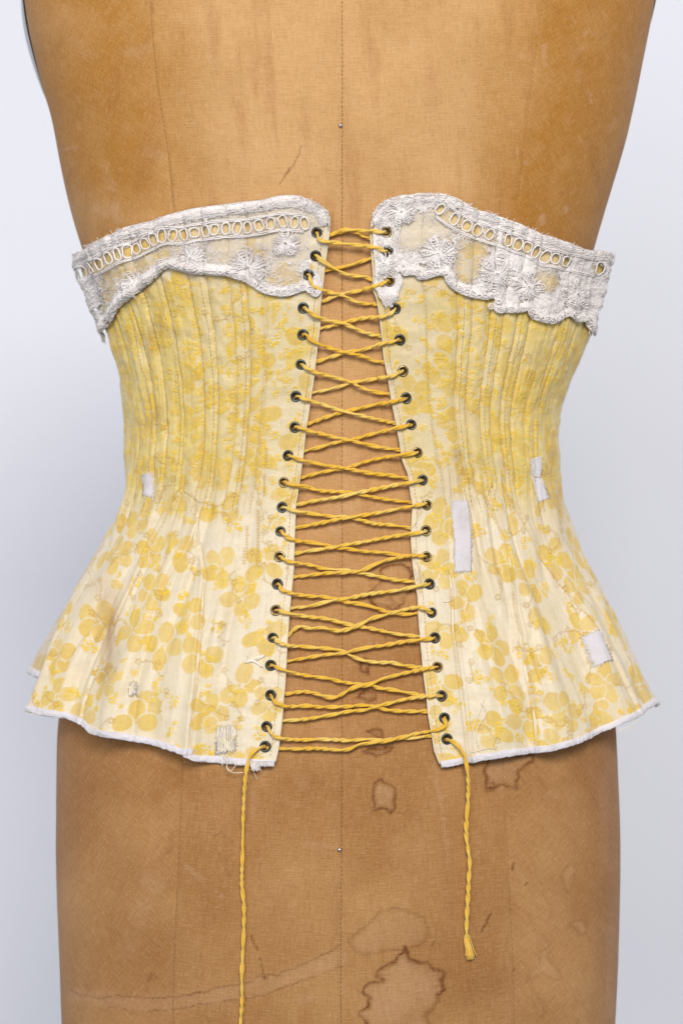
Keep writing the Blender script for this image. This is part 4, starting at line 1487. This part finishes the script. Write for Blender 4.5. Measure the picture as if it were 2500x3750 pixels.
for sd in (-1, 1):
    poly = LACE_POLY[sd]
    top = TOPL if sd < 0 else TOPR
    Pp = np.array(poly)
    st = 3.3
    us = np.arange(Pp[:, 0].min() - 8, Pp[:, 0].max() + 8, st)
    vs_ = np.arange(Pp[:, 1].min() - 8, Pp[:, 1].max() + 8, st)
    Ug, Vg = np.meshgrid(us, vs_)
    wob = 5 * (fbm(Ug / 14, Vg / 14, 77, 3) - .5)
    ins = inside(Ug + wob, Vg + wob, poly)
    dtop = seg_dist(Ug, Vg, top)
    body = poly[20:] if sd < 0 else poly[15:]
    dbot = np.where(ins, seg_dist(Ug, Vg, body), 0)
    dens = lace_dense(sd, Ug, Vg, dtop, dbot)
    # crumpled, gathered cloth: the lower edge is rolled up on the left
    lump = 0.0014 * (fbm(Ug / 38, Vg / 30, 87 + sd, 4) - 0.5) + 0.0008 * (fbm(Ug / 12, Vg / 12, 97 + sd, 3) - .5)
    roll = 0.0030 * np.exp(-((dbot - 20) / 16) ** 2) * (1 - sstep(820, 960, Ug)) if sd < 0 else 0.0012 * np.exp(-((dbot - 14) / 12) ** 2)
    toproll = 0.0012 * np.exp(-((dtop - 16) / 16) ** 2)
    OFF = 0.0017 + lump + roll + toproll
    for (eu, ev) in EYE[sd][:5]:        # the lace lies flat round the eyelets
        OFF = OFF - (OFF - 0.0006) * np.exp(-(((Ug - eu) ** 2 + (Vg - ev) ** 2) / 40 ** 2) ** 2)
    P = c_at(sd, Ug, Vg, OFF)
    eye = np.zeros(ins.shape, bool)
    for (eu, ev) in EYE[sd]:
        eye |= (Ug - eu) ** 2 + (Vg - ev) ** 2 < 20 ** 2
    ok = ins & ~eye
    # keep cloth from being pulled in from beyond the side of the corset
    keep = ok[:-1, :-1] & ok[1:, :-1] & ok[:-1, 1:] & ok[1:, 1:]
    f = grid_faces(*Ug.shape, keep=keep)
    vv, f, a1 = compact(P.reshape(-1, 3), f, dens.ravel())
    me = mesh_from("lace_trim", vv, f)
    set_attr(me, "dense", a1)
    set_attr(me, "tone", 0.12 * np.ones(len(vv)))
    lace = link("lace_trim", me, M_net, corset)
    lace["label"] = "lace band with its lower edge rolled up" if sd < 0 else "lace band hanging in worn scallops"

    def off_at(u, v, extra=0.0):
        i = np.clip(((np.asarray(v) - vs_[0]) / st).astype(int), 0, len(vs_) - 1)
        j = np.clip(((np.asarray(u) - us[0]) / st).astype(int), 0, len(us) - 1)
        return OFF[i, j] + extra

    queue = []

    def later(pts, r, extra, sides, tone):
        queue.append((np.asarray(pts, float), r, extra, sides, tone))

    def flush(tb):      # one surface lookup for all queued threads
        if not queue:
            return
        A = np.vstack([q[0] for q in queue])
        ex = np.concatenate([np.full(len(q[0]), q[2]) for q in queue])
        Q = c_at(sd, A[:, 0], A[:, 1], off_at(A[:, 0], A[:, 1]) + ex)
        i = 0
        for pts, r, extra, sides, tone in queue:
            tb.add(Q[i:i + len(pts)], r, sides, tone=tone)
            i += len(pts)
        queue.clear()

    def lay(tb, pts, r, extra=0.0003, closed=False, sides=5, tone=0.1):
        p = np.asarray(pts)
        tb.add(c_at(sd, p[:, 0], p[:, 1], off_at(p[:, 0], p[:, 1], extra)), r, sides, closed=closed, tone=tone)

    # the row of buttonhole rings, one by one
    rp = np.array(RINGS[sd])
    tang = np.gradient(rp, axis=0)
    for i, (cu, cv) in enumerate(rp):
        ang = math.atan2(tang[i, 1], tang[i, 0]) + rng.normal(0, .12)
        ra, rb_ = (14.5 + rng.normal(0, 1.2), 21.5 + rng.normal(0, 2.0))
        if sd < 0 and i < 9:
            ra *= 0.85
        a = np.linspace(0, 2 * PI, 26, endpoint=False)
        pw = 2 / 2.6
        ex = ra * np.sign(np.cos(a)) * np.abs(np.cos(a)) ** pw
        ey = rb_ * np.sign(np.sin(a)) * np.abs(np.sin(a)) ** pw
        pts = np.stack([cu + ex * math.cos(ang) - ey * math.sin(ang), cv + ex * math.sin(ang) + ey * math.cos(ang)], 1) + rng.normal(0, .6, (26, 2))
        tb = Tubes()
        lay(tb, pts, 0.00042 + 0.0001 * rng.random(), 0.0006, True, 6, 0.0)
        tb.build("buttonhole_ring", M_thread, lace)
    # threads bordering the ring row
    tb = Tubes()
    nrm = np.stack([-tang[:, 1], tang[:, 0]], 1)
    nrm /= np.linalg.norm(nrm, axis=1, keepdims=True)
    for off_ in (-31, -26, 28, 33):
        p = resample(rp + nrm * off_, 5)
        p = p + np.stack([0 * p[:, 0], 4 * (fbm(p[:, 0] / 25, p[:, 1] * 0 + off_, 3, 2) - .5)], 1)
        lay(tb, p, 0.00042, 0.0003, tone=0.1)
    tb.build("border_cord", M_thread, lace)
    # open-work blossoms
    for bi, (cu, cv) in enumerate(BLOOMS[sd]):
        tb = Tubes()
        R = 68 if (sd < 0 and bi == 0) or (sd > 0 and bi < 2) else 52
        npet = 11
        ph = rng.random() * 3
        for k in range(npet):
            a0 = ph + 2 * PI * k / npet + rng.normal(0, .1)
            if not inside(np.array([cu + R * math.cos(a0)]), np.array([cv + R * math.sin(a0)]), poly)[0]:
                continue
            # fan of fine threads
            for q in range(8):
                aa = a0 + rng.uniform(-.45, .45)
                rr = np.linspace(4, R * rng.uniform(.5, 1.1), 8)
                lay(tb, np.stack([cu + rr * np.cos(aa + .1 * np.sin(rr / 12)), cv + rr * np.sin(aa + .1 * np.sin(rr / 12))], 1), 0.00026, 0.0008, sides=4, tone=0.05)
            if k % 2 == 0 and rng.random() < .8:
                R_ = R
                R = R * rng.uniform(.8, 1.12)
                t = np.linspace(0, 2 * PI, 24, endpoint=False)
                lx = R * .66 + R * .36 * np.cos(t)
                ly = R * rng.uniform(.14, .2) * np.sin(t) * (1 + .4 * np.cos(t)) + rng.normal(0, .8, 24)
                pts = np.stack([cu + lx * math.cos(a0) - ly * math.sin(a0), cv + lx * math.sin(a0) + ly * math.cos(a0)], 1)
                lay(tb, pts, rng.uniform(.00026, .00038), rng.uniform(.0004, .0008), True, tone=0.03)
                for q in (-.35, 0, .35):
                    c0 = R * .66 + R * .5 * q
                    pr = np.array([-1, 0, 1.0]) * R * .16
                    lay(tb, np.stack([cu + c0 * math.cos(a0) - pr * math.sin(a0), cv + c0 * math.sin(a0) + pr * math.cos(a0)], 1), 0.00034, 0.0011, tone=0.0)
                R = R_
        tb.build("lace_blossom", M_thread, lace)
    # scalloped lower edge
    tb = Tubes()
    if sd < 0:
        edge = resample(Z3([(1445, 618), (1410, 632), (1365, 598), (1320, 612), (1250, 632), (1180, 626), (1120, 612), (1080, 585), (1010, 545), (920, 515), (850, 508)]), 4)
    else:
        edge = resample(Z4([(1425, 850), (1405, 828), (1380, 775), (1340, 778), (1300, 752), (1280, 742), (1240, 768), (1190, 785), (1110, 770), (1065, 740), (1050, 712), (1020, 722), (940, 724), (888, 724), (866, 700), (870, 645), (820, 648), (730, 636),
                           (650, 600), (600, 556), (575, 512), (520, 520), (490, 532), (440, 533), (415, 510), (355, 512), (335, 480), (322, 450)]), 4)
    for o_ in (0, 3.5):
        lay(tb, edge + o_ * np.array([0, -1.0]), 0.0005, 0.0003, tone=0.08)
    k = 0
    while k < len(edge) - 4:
        cu, cv = edge[k]
        tg = edge[min(k + 3, len(edge) - 1)] - edge[k]
        tg = tg / (np.linalg.norm(tg) + 1e-9)
        nn = np.array([-tg[1], tg[0]])
        if nn[1] > 0:
            nn = -nn
        cc_ = np.array([cu, cv]) + nn * rng.uniform(9, 13)
        for r_ in (rng.uniform(9, 13), rng.uniform(4, 6.5)):
            t = np.linspace(0, 2 * PI, 16, endpoint=False)
            lay(tb, np.stack([cc_[0] + r_ * np.cos(t) + rng.normal(0, .7, 16), cc_[1] + r_ * .9 * np.sin(t)], 1), 0.00038, 0.0010, True, tone=0.0)
        k += int(rng.integers(5, 8))
    tb.build("scalloped_edge", M_thread, lace)
    # the felted mass of worn threads
    tb = Tubes()
    n_sq = 3000
    bx0, bx1, by0, by1 = us[0], us[-1], vs_[0], vs_[-1]
    cand_u = rng.uniform(bx0, bx1, 60000)
    cand_v = rng.uniform(by0, by1, 60000)
    ci = np.clip(((cand_v - vs_[0]) / st).astype(int), 0, len(vs_) - 1)
    cj = np.clip(((cand_u - us[0]) / st).astype(int), 0, len(us) - 1)
    good = ok[ci, cj] & (dens[ci, cj] > -0.1) & (rng.random(60000) < 0.03 + np.maximum(dens[ci, cj], 0) ** 1.3)
    cu_, cv_ = cand_u[good][:n_sq], cand_v[good][:n_sq]
    clumps = fbm(cu_ / 26, cv_ / 26, 57, 3)
    for x, y, cl in zip(cu_, cv_, clumps):
        curl = rng.random() < 0.6
        m = 8
        if curl:
            r_ = rng.uniform(4.5, 11)
            t = rng.random() * 6 + np.linspace(0, rng.uniform(2.5, 5.8), m)
            p = np.stack([x + r_ * np.cos(t), y + r_ * np.sin(t) * .85], 1)
        else:
            a = rng.random() * 2 * PI
            t = np.linspace(-1, 1, m) * rng.uniform(9, 22)
            w = rng.normal(0, .35)
            p = np.stack([x + t * np.cos(a + w * t / 12), y + t * np.sin(a + w * t / 12)], 1)
        if not inside(p[:, 0], p[:, 1], poly).all():
            continue
        later(p, rng.uniform(0.00014, 0.00024), rng.uniform(-0.0001, 0.0002), 4, float(np.clip((cl - .45) * .8 + rng.normal(0, .08), 0, .6)))
    # fuzz standing out along the top and side edges
    for q in range(150):
        k = rng.integers(0, len(top) - 1)
        w = rng.random()
        x, y = np.array(top[k]) * (1 - w) + np.array(top[k + 1]) * w
        if sd < 0 and 480 < x < 1080:
            continue
        a = rng.normal(-PI / 2, .9)
        L = rng.uniform(6, 20)
        t = np.linspace(-.4, 1, 6)
        p = np.stack([x + L * t * np.cos(a), y + 6 + L * t * np.sin(a) + 3 * t * t], 1)
        later(p, 0.00016, rng.uniform(0.0005, .0015), 4, 0.2)
    flush(tb)
    tb.build("worn_threads", M_thread, lace, "stuff")
    # heavier crumpled cords of the top roll and the rolled lower edge
    tb = Tubes()
    rolls = [(resample(np.array(top) + np.array([0, o_]), 6), r_) for o_, r_ in (((20, .0005), (28, .00045), (36, .0004)) if sd < 0 else ((8, .0006), (15, .0006), (22, .0005), (29, .00045)))]
    if sd < 0:
        lowr = Z3([(1000, 545), (920, 512), (850, 506), (760, 500), (680, 490), (600, 462), (555, 478), (505, 532), (425, 592), (365, 642), (315, 682), (272, 752), (232, 815), (198, 865), (168, 900)])
        for o_ in ((0, -6), (-4, -16), (-8, -25), (-12, -33)):
            rolls.append((resample(np.array(lowr) + np.array(o_), 6), .0006))
        for o_ in ((0, 0), (10, -4), (20, -8)):
            rolls.append((resample(np.array(Z3([(145, 890), (160, 800), (140, 700), (110, 600), (85, 560)])) + np.array(o_), 6), .0005))
    else:
        for o_ in ((0, 0), (-9, 0), (-17, 2)):
            rolls.append((resample(np.array(Z4([(1540, 395), (1518, 500), (1500, 610), (1462, 690), (1440, 770), (1425, 850)])) + np.array(o_), 6), .0005))
        for o_ in ((0, 0), (10, 0), (18, 0), (26, 0)):
            rolls.append((resample(np.array(Z4([(190, 520), (192, 585), (212, 620), (232, 655), (255, 695)])) + np.array(o_), 6), .0006))
        for o_ in ((0, 0), (8, 2), (-8, -2)):
            rolls.append((resample(np.array(Z4([(315, 200), (318, 300), (310, 380), (325, 440), (345, 500)])) + np.array(o_), 6), .0007))
    for p, r_ in rolls:
        p = p + 15 * (np.stack([fbm(p[:, 0] / 13, p[:, 1] / 13 + r_ * 9e4, 67, 2), fbm(p[:, 0] / 13, p[:, 1] / 13 + r_ * 9e4, 68, 2)], 1) - .5)
        rad = r_ * (0.28 + 0.62 * fbm(p[:, 0] / 11, p[:, 1] / 11, 69, 2))
        lay(tb, p, rad, 0.0002, sides=6, tone=0.18)
    tb.build("gathered_edge", M_thread, lace)

# smooth white binding showing above the lace on the left half
bp = resample(Z3([(330, 240), (400, 222), (480, 203), (570, 172), (700, 137), (850, 116), (1000, 96), (1100, 86), (1200, 62), (1290, 58), (1350, 68)]), 5)
qq = np.linspace(0, 1, 10)
G = bp[:, None, :] + np.array([0.12, 1.0])[None, None] * (qq[None, :, None] * 26 - 3)
OFFb = 0.0014 * np.sin(PI * np.clip(qq, .0, 1)) ** .6 + 0.0006 + 0 * G[..., 0]
OFFb = OFFb + 0.0006 * (fbm(G[..., 0] / 20, G[..., 1] / 30, 47, 3) - .5)
OFFb[:, 0] = -0.002
P = c_at(-1, G[..., 0], G[..., 1], OFFb)
link("top_binding", mesh_from("top_binding", P.reshape(-1, 3), grid_faces(len(bp), 10, flip=True)), M_bind, corset)

# ------------------------------------------------------------------ lacing cord
SP = {
    'TA': (1, 1, Z5([(1195, 188), (1150, 182), (1080, 172), (960, 168), (830, 160), (740, 185), (665, 222)]), 1),
    'TB': (0, 0, Z5([(665, 212), (760, 192), (850, 168), (940, 190), (1000, 225), (1072, 250)]), -1),
    'L1': (-1, 1, Z5([(555, 200), (570, 250), (640, 275), (740, 285), (850, 300), (960, 310), (1080, 325), (1150, 345), (1205, 368)]), 1),
    'L2': (-1, 2, Z5([(540, 405), (590, 450), (700, 520), (800, 575), (900, 600), (1000, 610), (1092, 645)]), 1),
    'R2': (0, 0, Z5([(622, 552), (700, 535), (800, 515), (900, 490), (1000, 455), (1082, 432)]), -1),
    'L3': (-1, 3, Z5([(478, 600), (510, 690), (600, 735), (700, 765), (800, 790), (900, 840), (1000, 865), (1142, 875)]), 1),
    'R3': (1, 3, Z5([(1222, 650), (1150, 685), (1050, 715), (950, 745), (850, 760), (780, 775), (690, 805), (640, 835), (580, 852)]), -1),
    'L4': (-1, 4, Z5([(440, 905), (470, 940), (570, 1000), (680, 1035), (780, 1050), (880, 1090), (980, 1135), (1090, 1165), (1178, 1180)]), 1),
    'R4': (1, 4, Z5([(1285, 930), (1240, 970), (1150, 995), (1000, 1005), (880, 1030), (790, 1050), (700, 1080), (565, 1108)]), -1),
    'L5': (-1, 5, Z5([(440, 1158), (500, 1215), (600, 1265), (700, 1300), (800, 1330), (900, 1350), (1000, 1375), (1100, 1415), (1208, 1432)]), 1),
    'R5': (1, 5, Z5([(1325, 1215), (1250, 1235), (1150, 1255), (1050, 1290), (950, 1315), (850, 1325), (780, 1350), (650, 1390), (535, 1428)]), -1),
    'L6': (-1, 6, [(1110, 1338), (1130, 1352), (1164, 1366), (1210, 1378)] + Z6([(740, 40), (830, 85), (930, 120), (1080, 145)]), 1),
    'R6': (1, 6, [(1467, 1360)] + Z6([(1090, -8), (980, 10), (870, 30), (780, 42), (690, 70), (560, 105), (425, 132)]), -1),
    'L7': (-1, 7, Z6([(318, 160), (380, 185), (500, 220), (600, 255), (700, 285), (800, 310), (950, 345), (1124, 382)]), 1),
    'R7': (1, 7, Z6([(1182, 180), (1080, 205), (960, 225), (850, 250), (760, 270), (660, 295), (550, 330), (470, 360), (395, 388)]), -1),
    'L8': (-1, 8, Z6([(308, 412), (400, 440), (520, 470), (640, 500), (760, 525), (880, 555), (1000, 580), (1168, 602)]), 1),
    'R8': (1, 8, Z6([(1225, 395), (1120, 420), (1000, 450), (880, 480), (800, 505), (700, 525), (600, 545), (500, 575), (355, 612)]), -1),
    'L9': (-1, 9, Z6([(252, 648), (340, 680), (450, 705), (560, 730), (680, 745), (800, 770), (940, 795), (1080, 810), (1228, 836)]), 1),
    'R9': (1, 9, Z6([(1278, 622), (1180, 640), (1060, 655), (950, 675), (840, 705), (740, 740), (640, 760), (500, 785), (330, 832)]), -1),
    'L10': (-1, 10, Z6([(220, 868), (280, 890), (380, 900), (480, 930), (600, 940), (720, 945), (830, 965), (950, 990), (1080, 1010), (1262, 1032)]), -1),
    'R10': (1, 10, Z6([(1318, 850), (1220, 870), (1100, 890), (980, 915), (860, 940), (760, 960), (680, 980), (560, 1000), (440, 1020), (285, 1057)]), 1),
    'L11': (-1, 11, Z6([(205, 1072), (300, 1100), (450, 1125), (600, 1145), (720, 1150), (830, 1175), (950, 1205), (1080, 1215), (1252, 1242)]), -1),
    'R11': (1, 11, Z6([(1358, 1040), (1250, 1060), (1120, 1085), (1000, 1110), (880, 1130), (750, 1150), (640, 1170), (520, 1195), (400, 1220), (285, 1242)]), 1),
    'L12': (-1, 12, Z6([(188, 1270), (210, 1300), (290, 1340), (400, 1355), (500, 1370), (600, 1395), (720, 1410), (850, 1430), (1000, 1440), (1100, 1455), (1180, 1463), (1256, 1480)]), -1),
    'R12': (1, 12, Z6([(1350, 1270), (1260, 1285), (1150, 1300), (1000, 1325), (850, 1355), (720, 1375), (600, 1400), (500, 1415), (400, 1430), (280, 1452)]), 1),
    'L13': (-1, 13, Z6([(182, 1482), (230, 1510), (340, 1530), (450, 1550)]) + Z7([(500, 0), (600, 10), (720, 22), (850, 45), (980, 70), (1100, 95), (1288, 115)]), -1),
    'R13': (1, 13, Z6([(1350, 1472), (1250, 1465), (1120, 1485), (1020, 1510), (920, 1550)]) + Z7([(840, 20), (720, 35), (600, 40), (480, 50), (370, 65), (270, 76)]), 1),
    'L14': (-1, 14, Z7([(162, 135), (190, 180), (280, 210), (400, 230), (520, 235), (620, 255), (720, 280), (850, 300), (960, 330), (1050, 360), (1180, 380), (1310, 370)]), -1),
    'R14': (1, 14, Z7([(1375, 132), (1280, 150), (1150, 180), (1000, 200), (860, 220), (740, 245), (640, 260), (540, 280), (430, 310), (245, 332)]), 1),
    'L15': (-1, 15, Z7([(158, 350), (260, 375), (400, 400), (540, 415), (660, 445), (760, 470), (880, 490), (1000, 515), (1150, 545), (1320, 562)]), -1),
    'R15': (1, 15, Z7([(1405, 368), (1340, 330), (1270, 325), (1150, 350), (1030, 385), (920, 415), (820, 465), (740, 500), (640, 515), (520, 490), (420, 495), (330, 480), (280, 510), (235, 555)]), 1),
    'L16': (-1, 16, Z7([(130, 575), (160, 610), (240, 635), (360, 645), (480, 655), (600, 665), (700, 690), (760, 725), (860, 760), (980, 775), (1080, 775), (1180, 800), (1350, 818)]), -1),
    'R16': (1, 16, Z7([(1418, 576), (1300, 590), (1150, 610), (1020, 635), (900, 650), (780, 675), (680, 700), (560, 710), (400, 735), (215, 768)]), 1),
    'L17': (-1, 17, Z7([(112, 802), (200, 835), (320, 870), (440, 890), (560, 905), (680, 935), (800, 950), (900, 955), (980, 985), (1100, 1000), (1220, 1025), (1375, 1047)]), -1),
    'R17': (1, 17, Z7([(1438, 812), (1340, 830), (1200, 860), (1080, 890), (980, 920), (900, 955), (780, 980), (700, 1020), (640, 1055), (560, 1060), (460, 1030), (360, 1015), (200, 1038)]), 1),
    'L18': (-1, 18, Z7([(98, 1052), (130, 1100), (200, 1130), (300, 1135), (400, 1130), (500, 1140), (620, 1140), (740, 1135), (850, 1125), (950, 1140), (1050, 1165), (1200, 1175), (1395, 1176)]), -1),
    'R18': (1, 18, Z7([(1472, 1047), (1350, 1055), (1200, 1075), (1080, 1105), (960, 1135), (860, 1165), (740, 1175), (620, 1200), (500, 1220), (380, 1240), (180, 1256)]), 1),
    'L19': (-1, 19, Z7([(72, 1308), (110, 1370), (200, 1400), (350, 1410), (480, 1405), (620, 1410), (750, 1415), (870, 1405), (1000, 1412), (1150, 1400), (1300, 1388), (1425, 1372)]), -1),
    'R19': (1, 19, Z7([(1508, 1240), (1520, 1290), (1440, 1330), (1300, 1355), (1180, 1385), (1060, 1415), (940, 1432), (820, 1448), (720, 1490), (600, 1490), (480, 1480), (300, 1485), (135, 1480)]), 1),
}
cordv, cordf, cordt, cordfib, cn = [], [], [], [], 0


def add_cord(C3, rad=1.0, seed=0, pitch=0.0165, tone=0.3):
    """two twisted plies along a 3-D line"""
    global cn
    C3 = resample(C3, 0.00085)
    nC = len(C3)
    T = np.gradient(C3, axis=0)
    T /= np.linalg.norm(T, axis=1, keepdims=True) + 1e-12
    S = np.cross(T, np.array([0, -1.0, 0]))
    L = np.linalg.norm(S, axis=1, keepdims=True)
    S = np.where(L > .1, S / (L + 1e-12), np.array([[1.0, 0, 0]]))
    B = np.cross(S, T)
    ln = np.arange(nC) * 0.00085
    wob = 4.5 * (fbm(ln / 0.025, ln * 0 + seed, 3, 2) - .5)
    ph = 2 * PI * ln / pitch + seed * 2.1 + wob * 2
    sides = 7
    a = np.arange(sides) / sides * 2 * PI
    sw = rad * (0.72 + 0.62 * fbm(ln / 0.008, ln * 0 + seed * 3, 13, 3))
    for ply in (0, PI):
        cen = C3 + (0.00044 * sw)[:, None] * (np.cos(ph + ply)[:, None] * S + np.sin(ph + ply)[:, None] * B)
        r = 0.00071 * sw
        V = cen[:, None] + r[:, None, None] * (np.cos(a)[None, :, None] * S[:, None] + np.sin(a)[None, :, None] * B[:, None])
        cordv.append(V.reshape(-1, 3))
        i = np.arange(nC - 1)[:, None] * sides
        j = np.arange(sides)[None]
        cordf.append(np.stack([i + j, i + (j + 1) % sides, i + sides + (j + 1) % sides, i + sides + j], -1).reshape(-1, 4) + cn)
        cordt.append(np.full(nC * sides, tone) + np.repeat(.5 * (fbm(ln / .018, ln * 0 + seed + ply, 23, 2) - .35), sides))
        # fibre direction runs steeply round each ply
        fa = (np.arange(sides)[None] / sides + ln[:, None] / 0.004)
        cordfib.append(np.stack([np.broadcast_to(ln[:, None] * 60, fa.shape), np.abs((fa % 1) - .5) * 2 + ply, fa * 0 + seed], -1).reshape(-1, 3))
        cn += nC * sides


PATHS = {k: resample(p[2], 4) for k, p in SP.items()}
FLAP = FOFF + 0.0016
for si, (k, (sd, ei, pts, over)) in enumerate(SP.items()):
    p = PATHS[k]
    d0 = np.r_[0, np.cumsum(np.linalg.norm(np.diff(p, axis=0), axis=1))]
    Lg = d0[-1]
    off = np.full(len(p), 0.0040 + 0.0002 * over)
    # lift over / sink under where it meets another span
    for k2, p2 in PATHS.items():
        if k2 == k:
            continue
        o2 = SP[k2][3]
        dm = np.sqrt(((p[:, None] - p2[None]) ** 2).sum(-1)).min(1)
        if dm.min() < 14:
            w = np.exp(-(dm / 15) ** 2)
            sg = 1 if (over > o2 or (over == o2 and k > k2)) else -1
            off = np.where(w > .05, np.maximum(off, 0.0040 + w * 0.0012) if sg > 0 else np.minimum(off, 0.0040 - w * 0.0010), off)
    n5 = np.ones(5) / 5
    off = np.convolve(np.pad(off, 6, mode='edge'), np.ones(13) / 13, mode='valid')
    if k == 'L1':
        e = np.minimum(d0, Lg - d0)
        off = np.where(e < 80, np.interp(e, [0, 10, 22, 60, 80], [.0038, .0062, .0076, .0074, .0064]), np.maximum(off, .0062))
    elif sd == 0:
        e = np.minimum(d0, Lg - d0)
        off = off * sstep(-30, 60, e) + 0.0018 * (1 - sstep(-30, 60, e))
    else:
        gap = abs((L0 if sd < 0 else R0)(p[0, 1]) - p[0, 0])
        st_off = np.interp(d0, [0, 10, 24, gap, gap + 40], [.0040, .0064, .0074, .0070, .0050])
        off = np.where(d0 < gap + 40, np.maximum(st_off, np.where(d0 > gap, off, 0)), off)
        e = Lg - d0
        off = np.where(e < 90, off * sstep(0, 90, e) + 0.0020 * (1 - sstep(0, 90, e)), off)
    P3 = torso_pt(p[:, 0], p[:, 1], off)
    # hidden ends: down through the eyelet, or on beneath the flap
    head, tail = [], []

    def through(eu, ev):
        return torso_pt(np.array([eu]), np.array([ev]), np.array([0.0016]))
    if sd:
        eu, ev = EYE[sd][ei - 1] if k != 'TA' else EYE[1][0]
        head = [through(eu, ev)]
        P3 = np.vstack(head + [P3])
    else:
        dr = p[0] - p[5]
        dr = dr / np.linalg.norm(dr)
        q = p[0] + dr * 30
        P3 = np.vstack([torso_pt(q[:1], q[1:], np.array([.0016])), P3])
    if k == 'L1':
        eu, ev = EYE[1][1]
        P3 = np.vstack([P3, through(eu, ev)])
    else:
        dr = p[-1] - p[-6]
        dr = dr / np.linalg.norm(dr)
        q = p[-1] + dr * 32
        P3 = np.vstack([P3, torso_pt(q[:1], q[1:], np.array([.0016]))])
    thick = 1.12 if k in ('L8', 'R9', 'R11', 'L10') else 1.14
    add_cord(P3, thick, si + 1, tone=0.7 * rng.random() ** 1.5)

# the two hanging ends
tails = {-1: [EYE[-1][19]] + ZA([(1165, 48), (1120, 70), (1090, 110), (1075, 180), (1065, 280), (1058, 400), (1055, 520), (1053, 640), (1050, 760), (1061, 880), (1060, 1000), (1055, 1120), (1050, 1250), (1051, 1380), (1043, 1500), (1040, 1620), (1042, 1760)]),
         1: [EYE[1][19]] + ZB([(622, 14), (660, 30), (700, 80), (720, 150), (730, 250), (728, 330), (722, 420), (720, 510), (730, 590), (738, 660), (733, 740), (728, 850), (722, 960), (722, 1045)])}
for sd, pts in tails.items():
    p = resample(pts, 5)
    d = np.r_[0, np.cumsum(np.linalg.norm(np.diff(p, axis=0), axis=1))]
    hemv = 2800
    off = np.interp(d, [0, 14, 28, 60, 130, 220, 330], [.0016, .0062, .0076, .0082, .0088, .0050, .0030]) + 0.0010 * (fbm(d / 60, d * 0, 3 + sd, 2) - .3) * sstep(150, 300, d)
    add_cord(torso_pt(p[:, 0], p[:, 1], off), 1.16, 60 + sd, 0.0165, tone=0.45)
me = mesh_from("lacing_cord", np.concatenate(cordv), np.concatenate(cordf))
set_attr(me, "tone", np.clip(np.concatenate(cordt), 0, 1))
set_attr(me, "fib", np.concatenate(cordfib))
cord = link("lacing_cord", me, M_cord)
tag(cord, "twisted yellow cord laced criss-cross through the corset eyelets with two hanging ends", "cord")
# frayed tassel at the right end
tb = Tubes()
for q in range(90):
    a, b = rng.normal(0, 1), rng.random()
    p = resample(ZB([(722 + a * 4, 1030), (724 + a * 6, 1070), (734 + a * 7, 1110), (740 + a * 9 + rng.normal(0, 2), 1140 + 22 * b)]), 5)
    tb.add(torso_pt(p[:, 0], p[:, 1], 0.0026 + 0.0006 * rng.normal(0, 1) * np.linspace(.6, 1.3, len(p))), 0.00022, 4, tone=.25 + .2 * rng.random())
o = tb.build("frayed_end", M_cord, cord)
set_attr(o.data, "fib", np.zeros((len(o.data.vertices), 3)))

# ------------------------------------------------------------------ two pins in the centre seam
for (pu, pv, lab) in ((1247, 460, "small steel pin head in the linen above the corset"), (1243, 3111, "small steel pin head in the linen below the corset")):
    k, r = 16, 0.00125
    ang = np.linspace(0, PI, 12)
    a = np.arange(k) / k * 2 * PI
    pr = [(r * math.sin(t), 0.0009 + r * 0.85 * math.cos(t)) for t in ang[:-1]] + [(0.0003, 0.0), (0.0003, -0.006)]
    pr[0] = (0.00002, pr[0][1])
    V = np.array([[(x * math.cos(t), -h, x * math.sin(t)) for t in a] for x, h in pr]).reshape(-1, 3)
    i = np.arange(len(pr) - 1)[:, None] * k
    j = np.arange(k)[None]
    f = np.stack([i + j, i + k + j, i + k + (j + 1) % k, i + (j + 1) % k], -1).reshape(-1, 4)
    o = link("pin", mesh_from("pin", V, f), M_steel)
    o.location = torso_pt(pu, pv, 0.0)
    tag(o, lab, "pin", "pins in the centre seam")
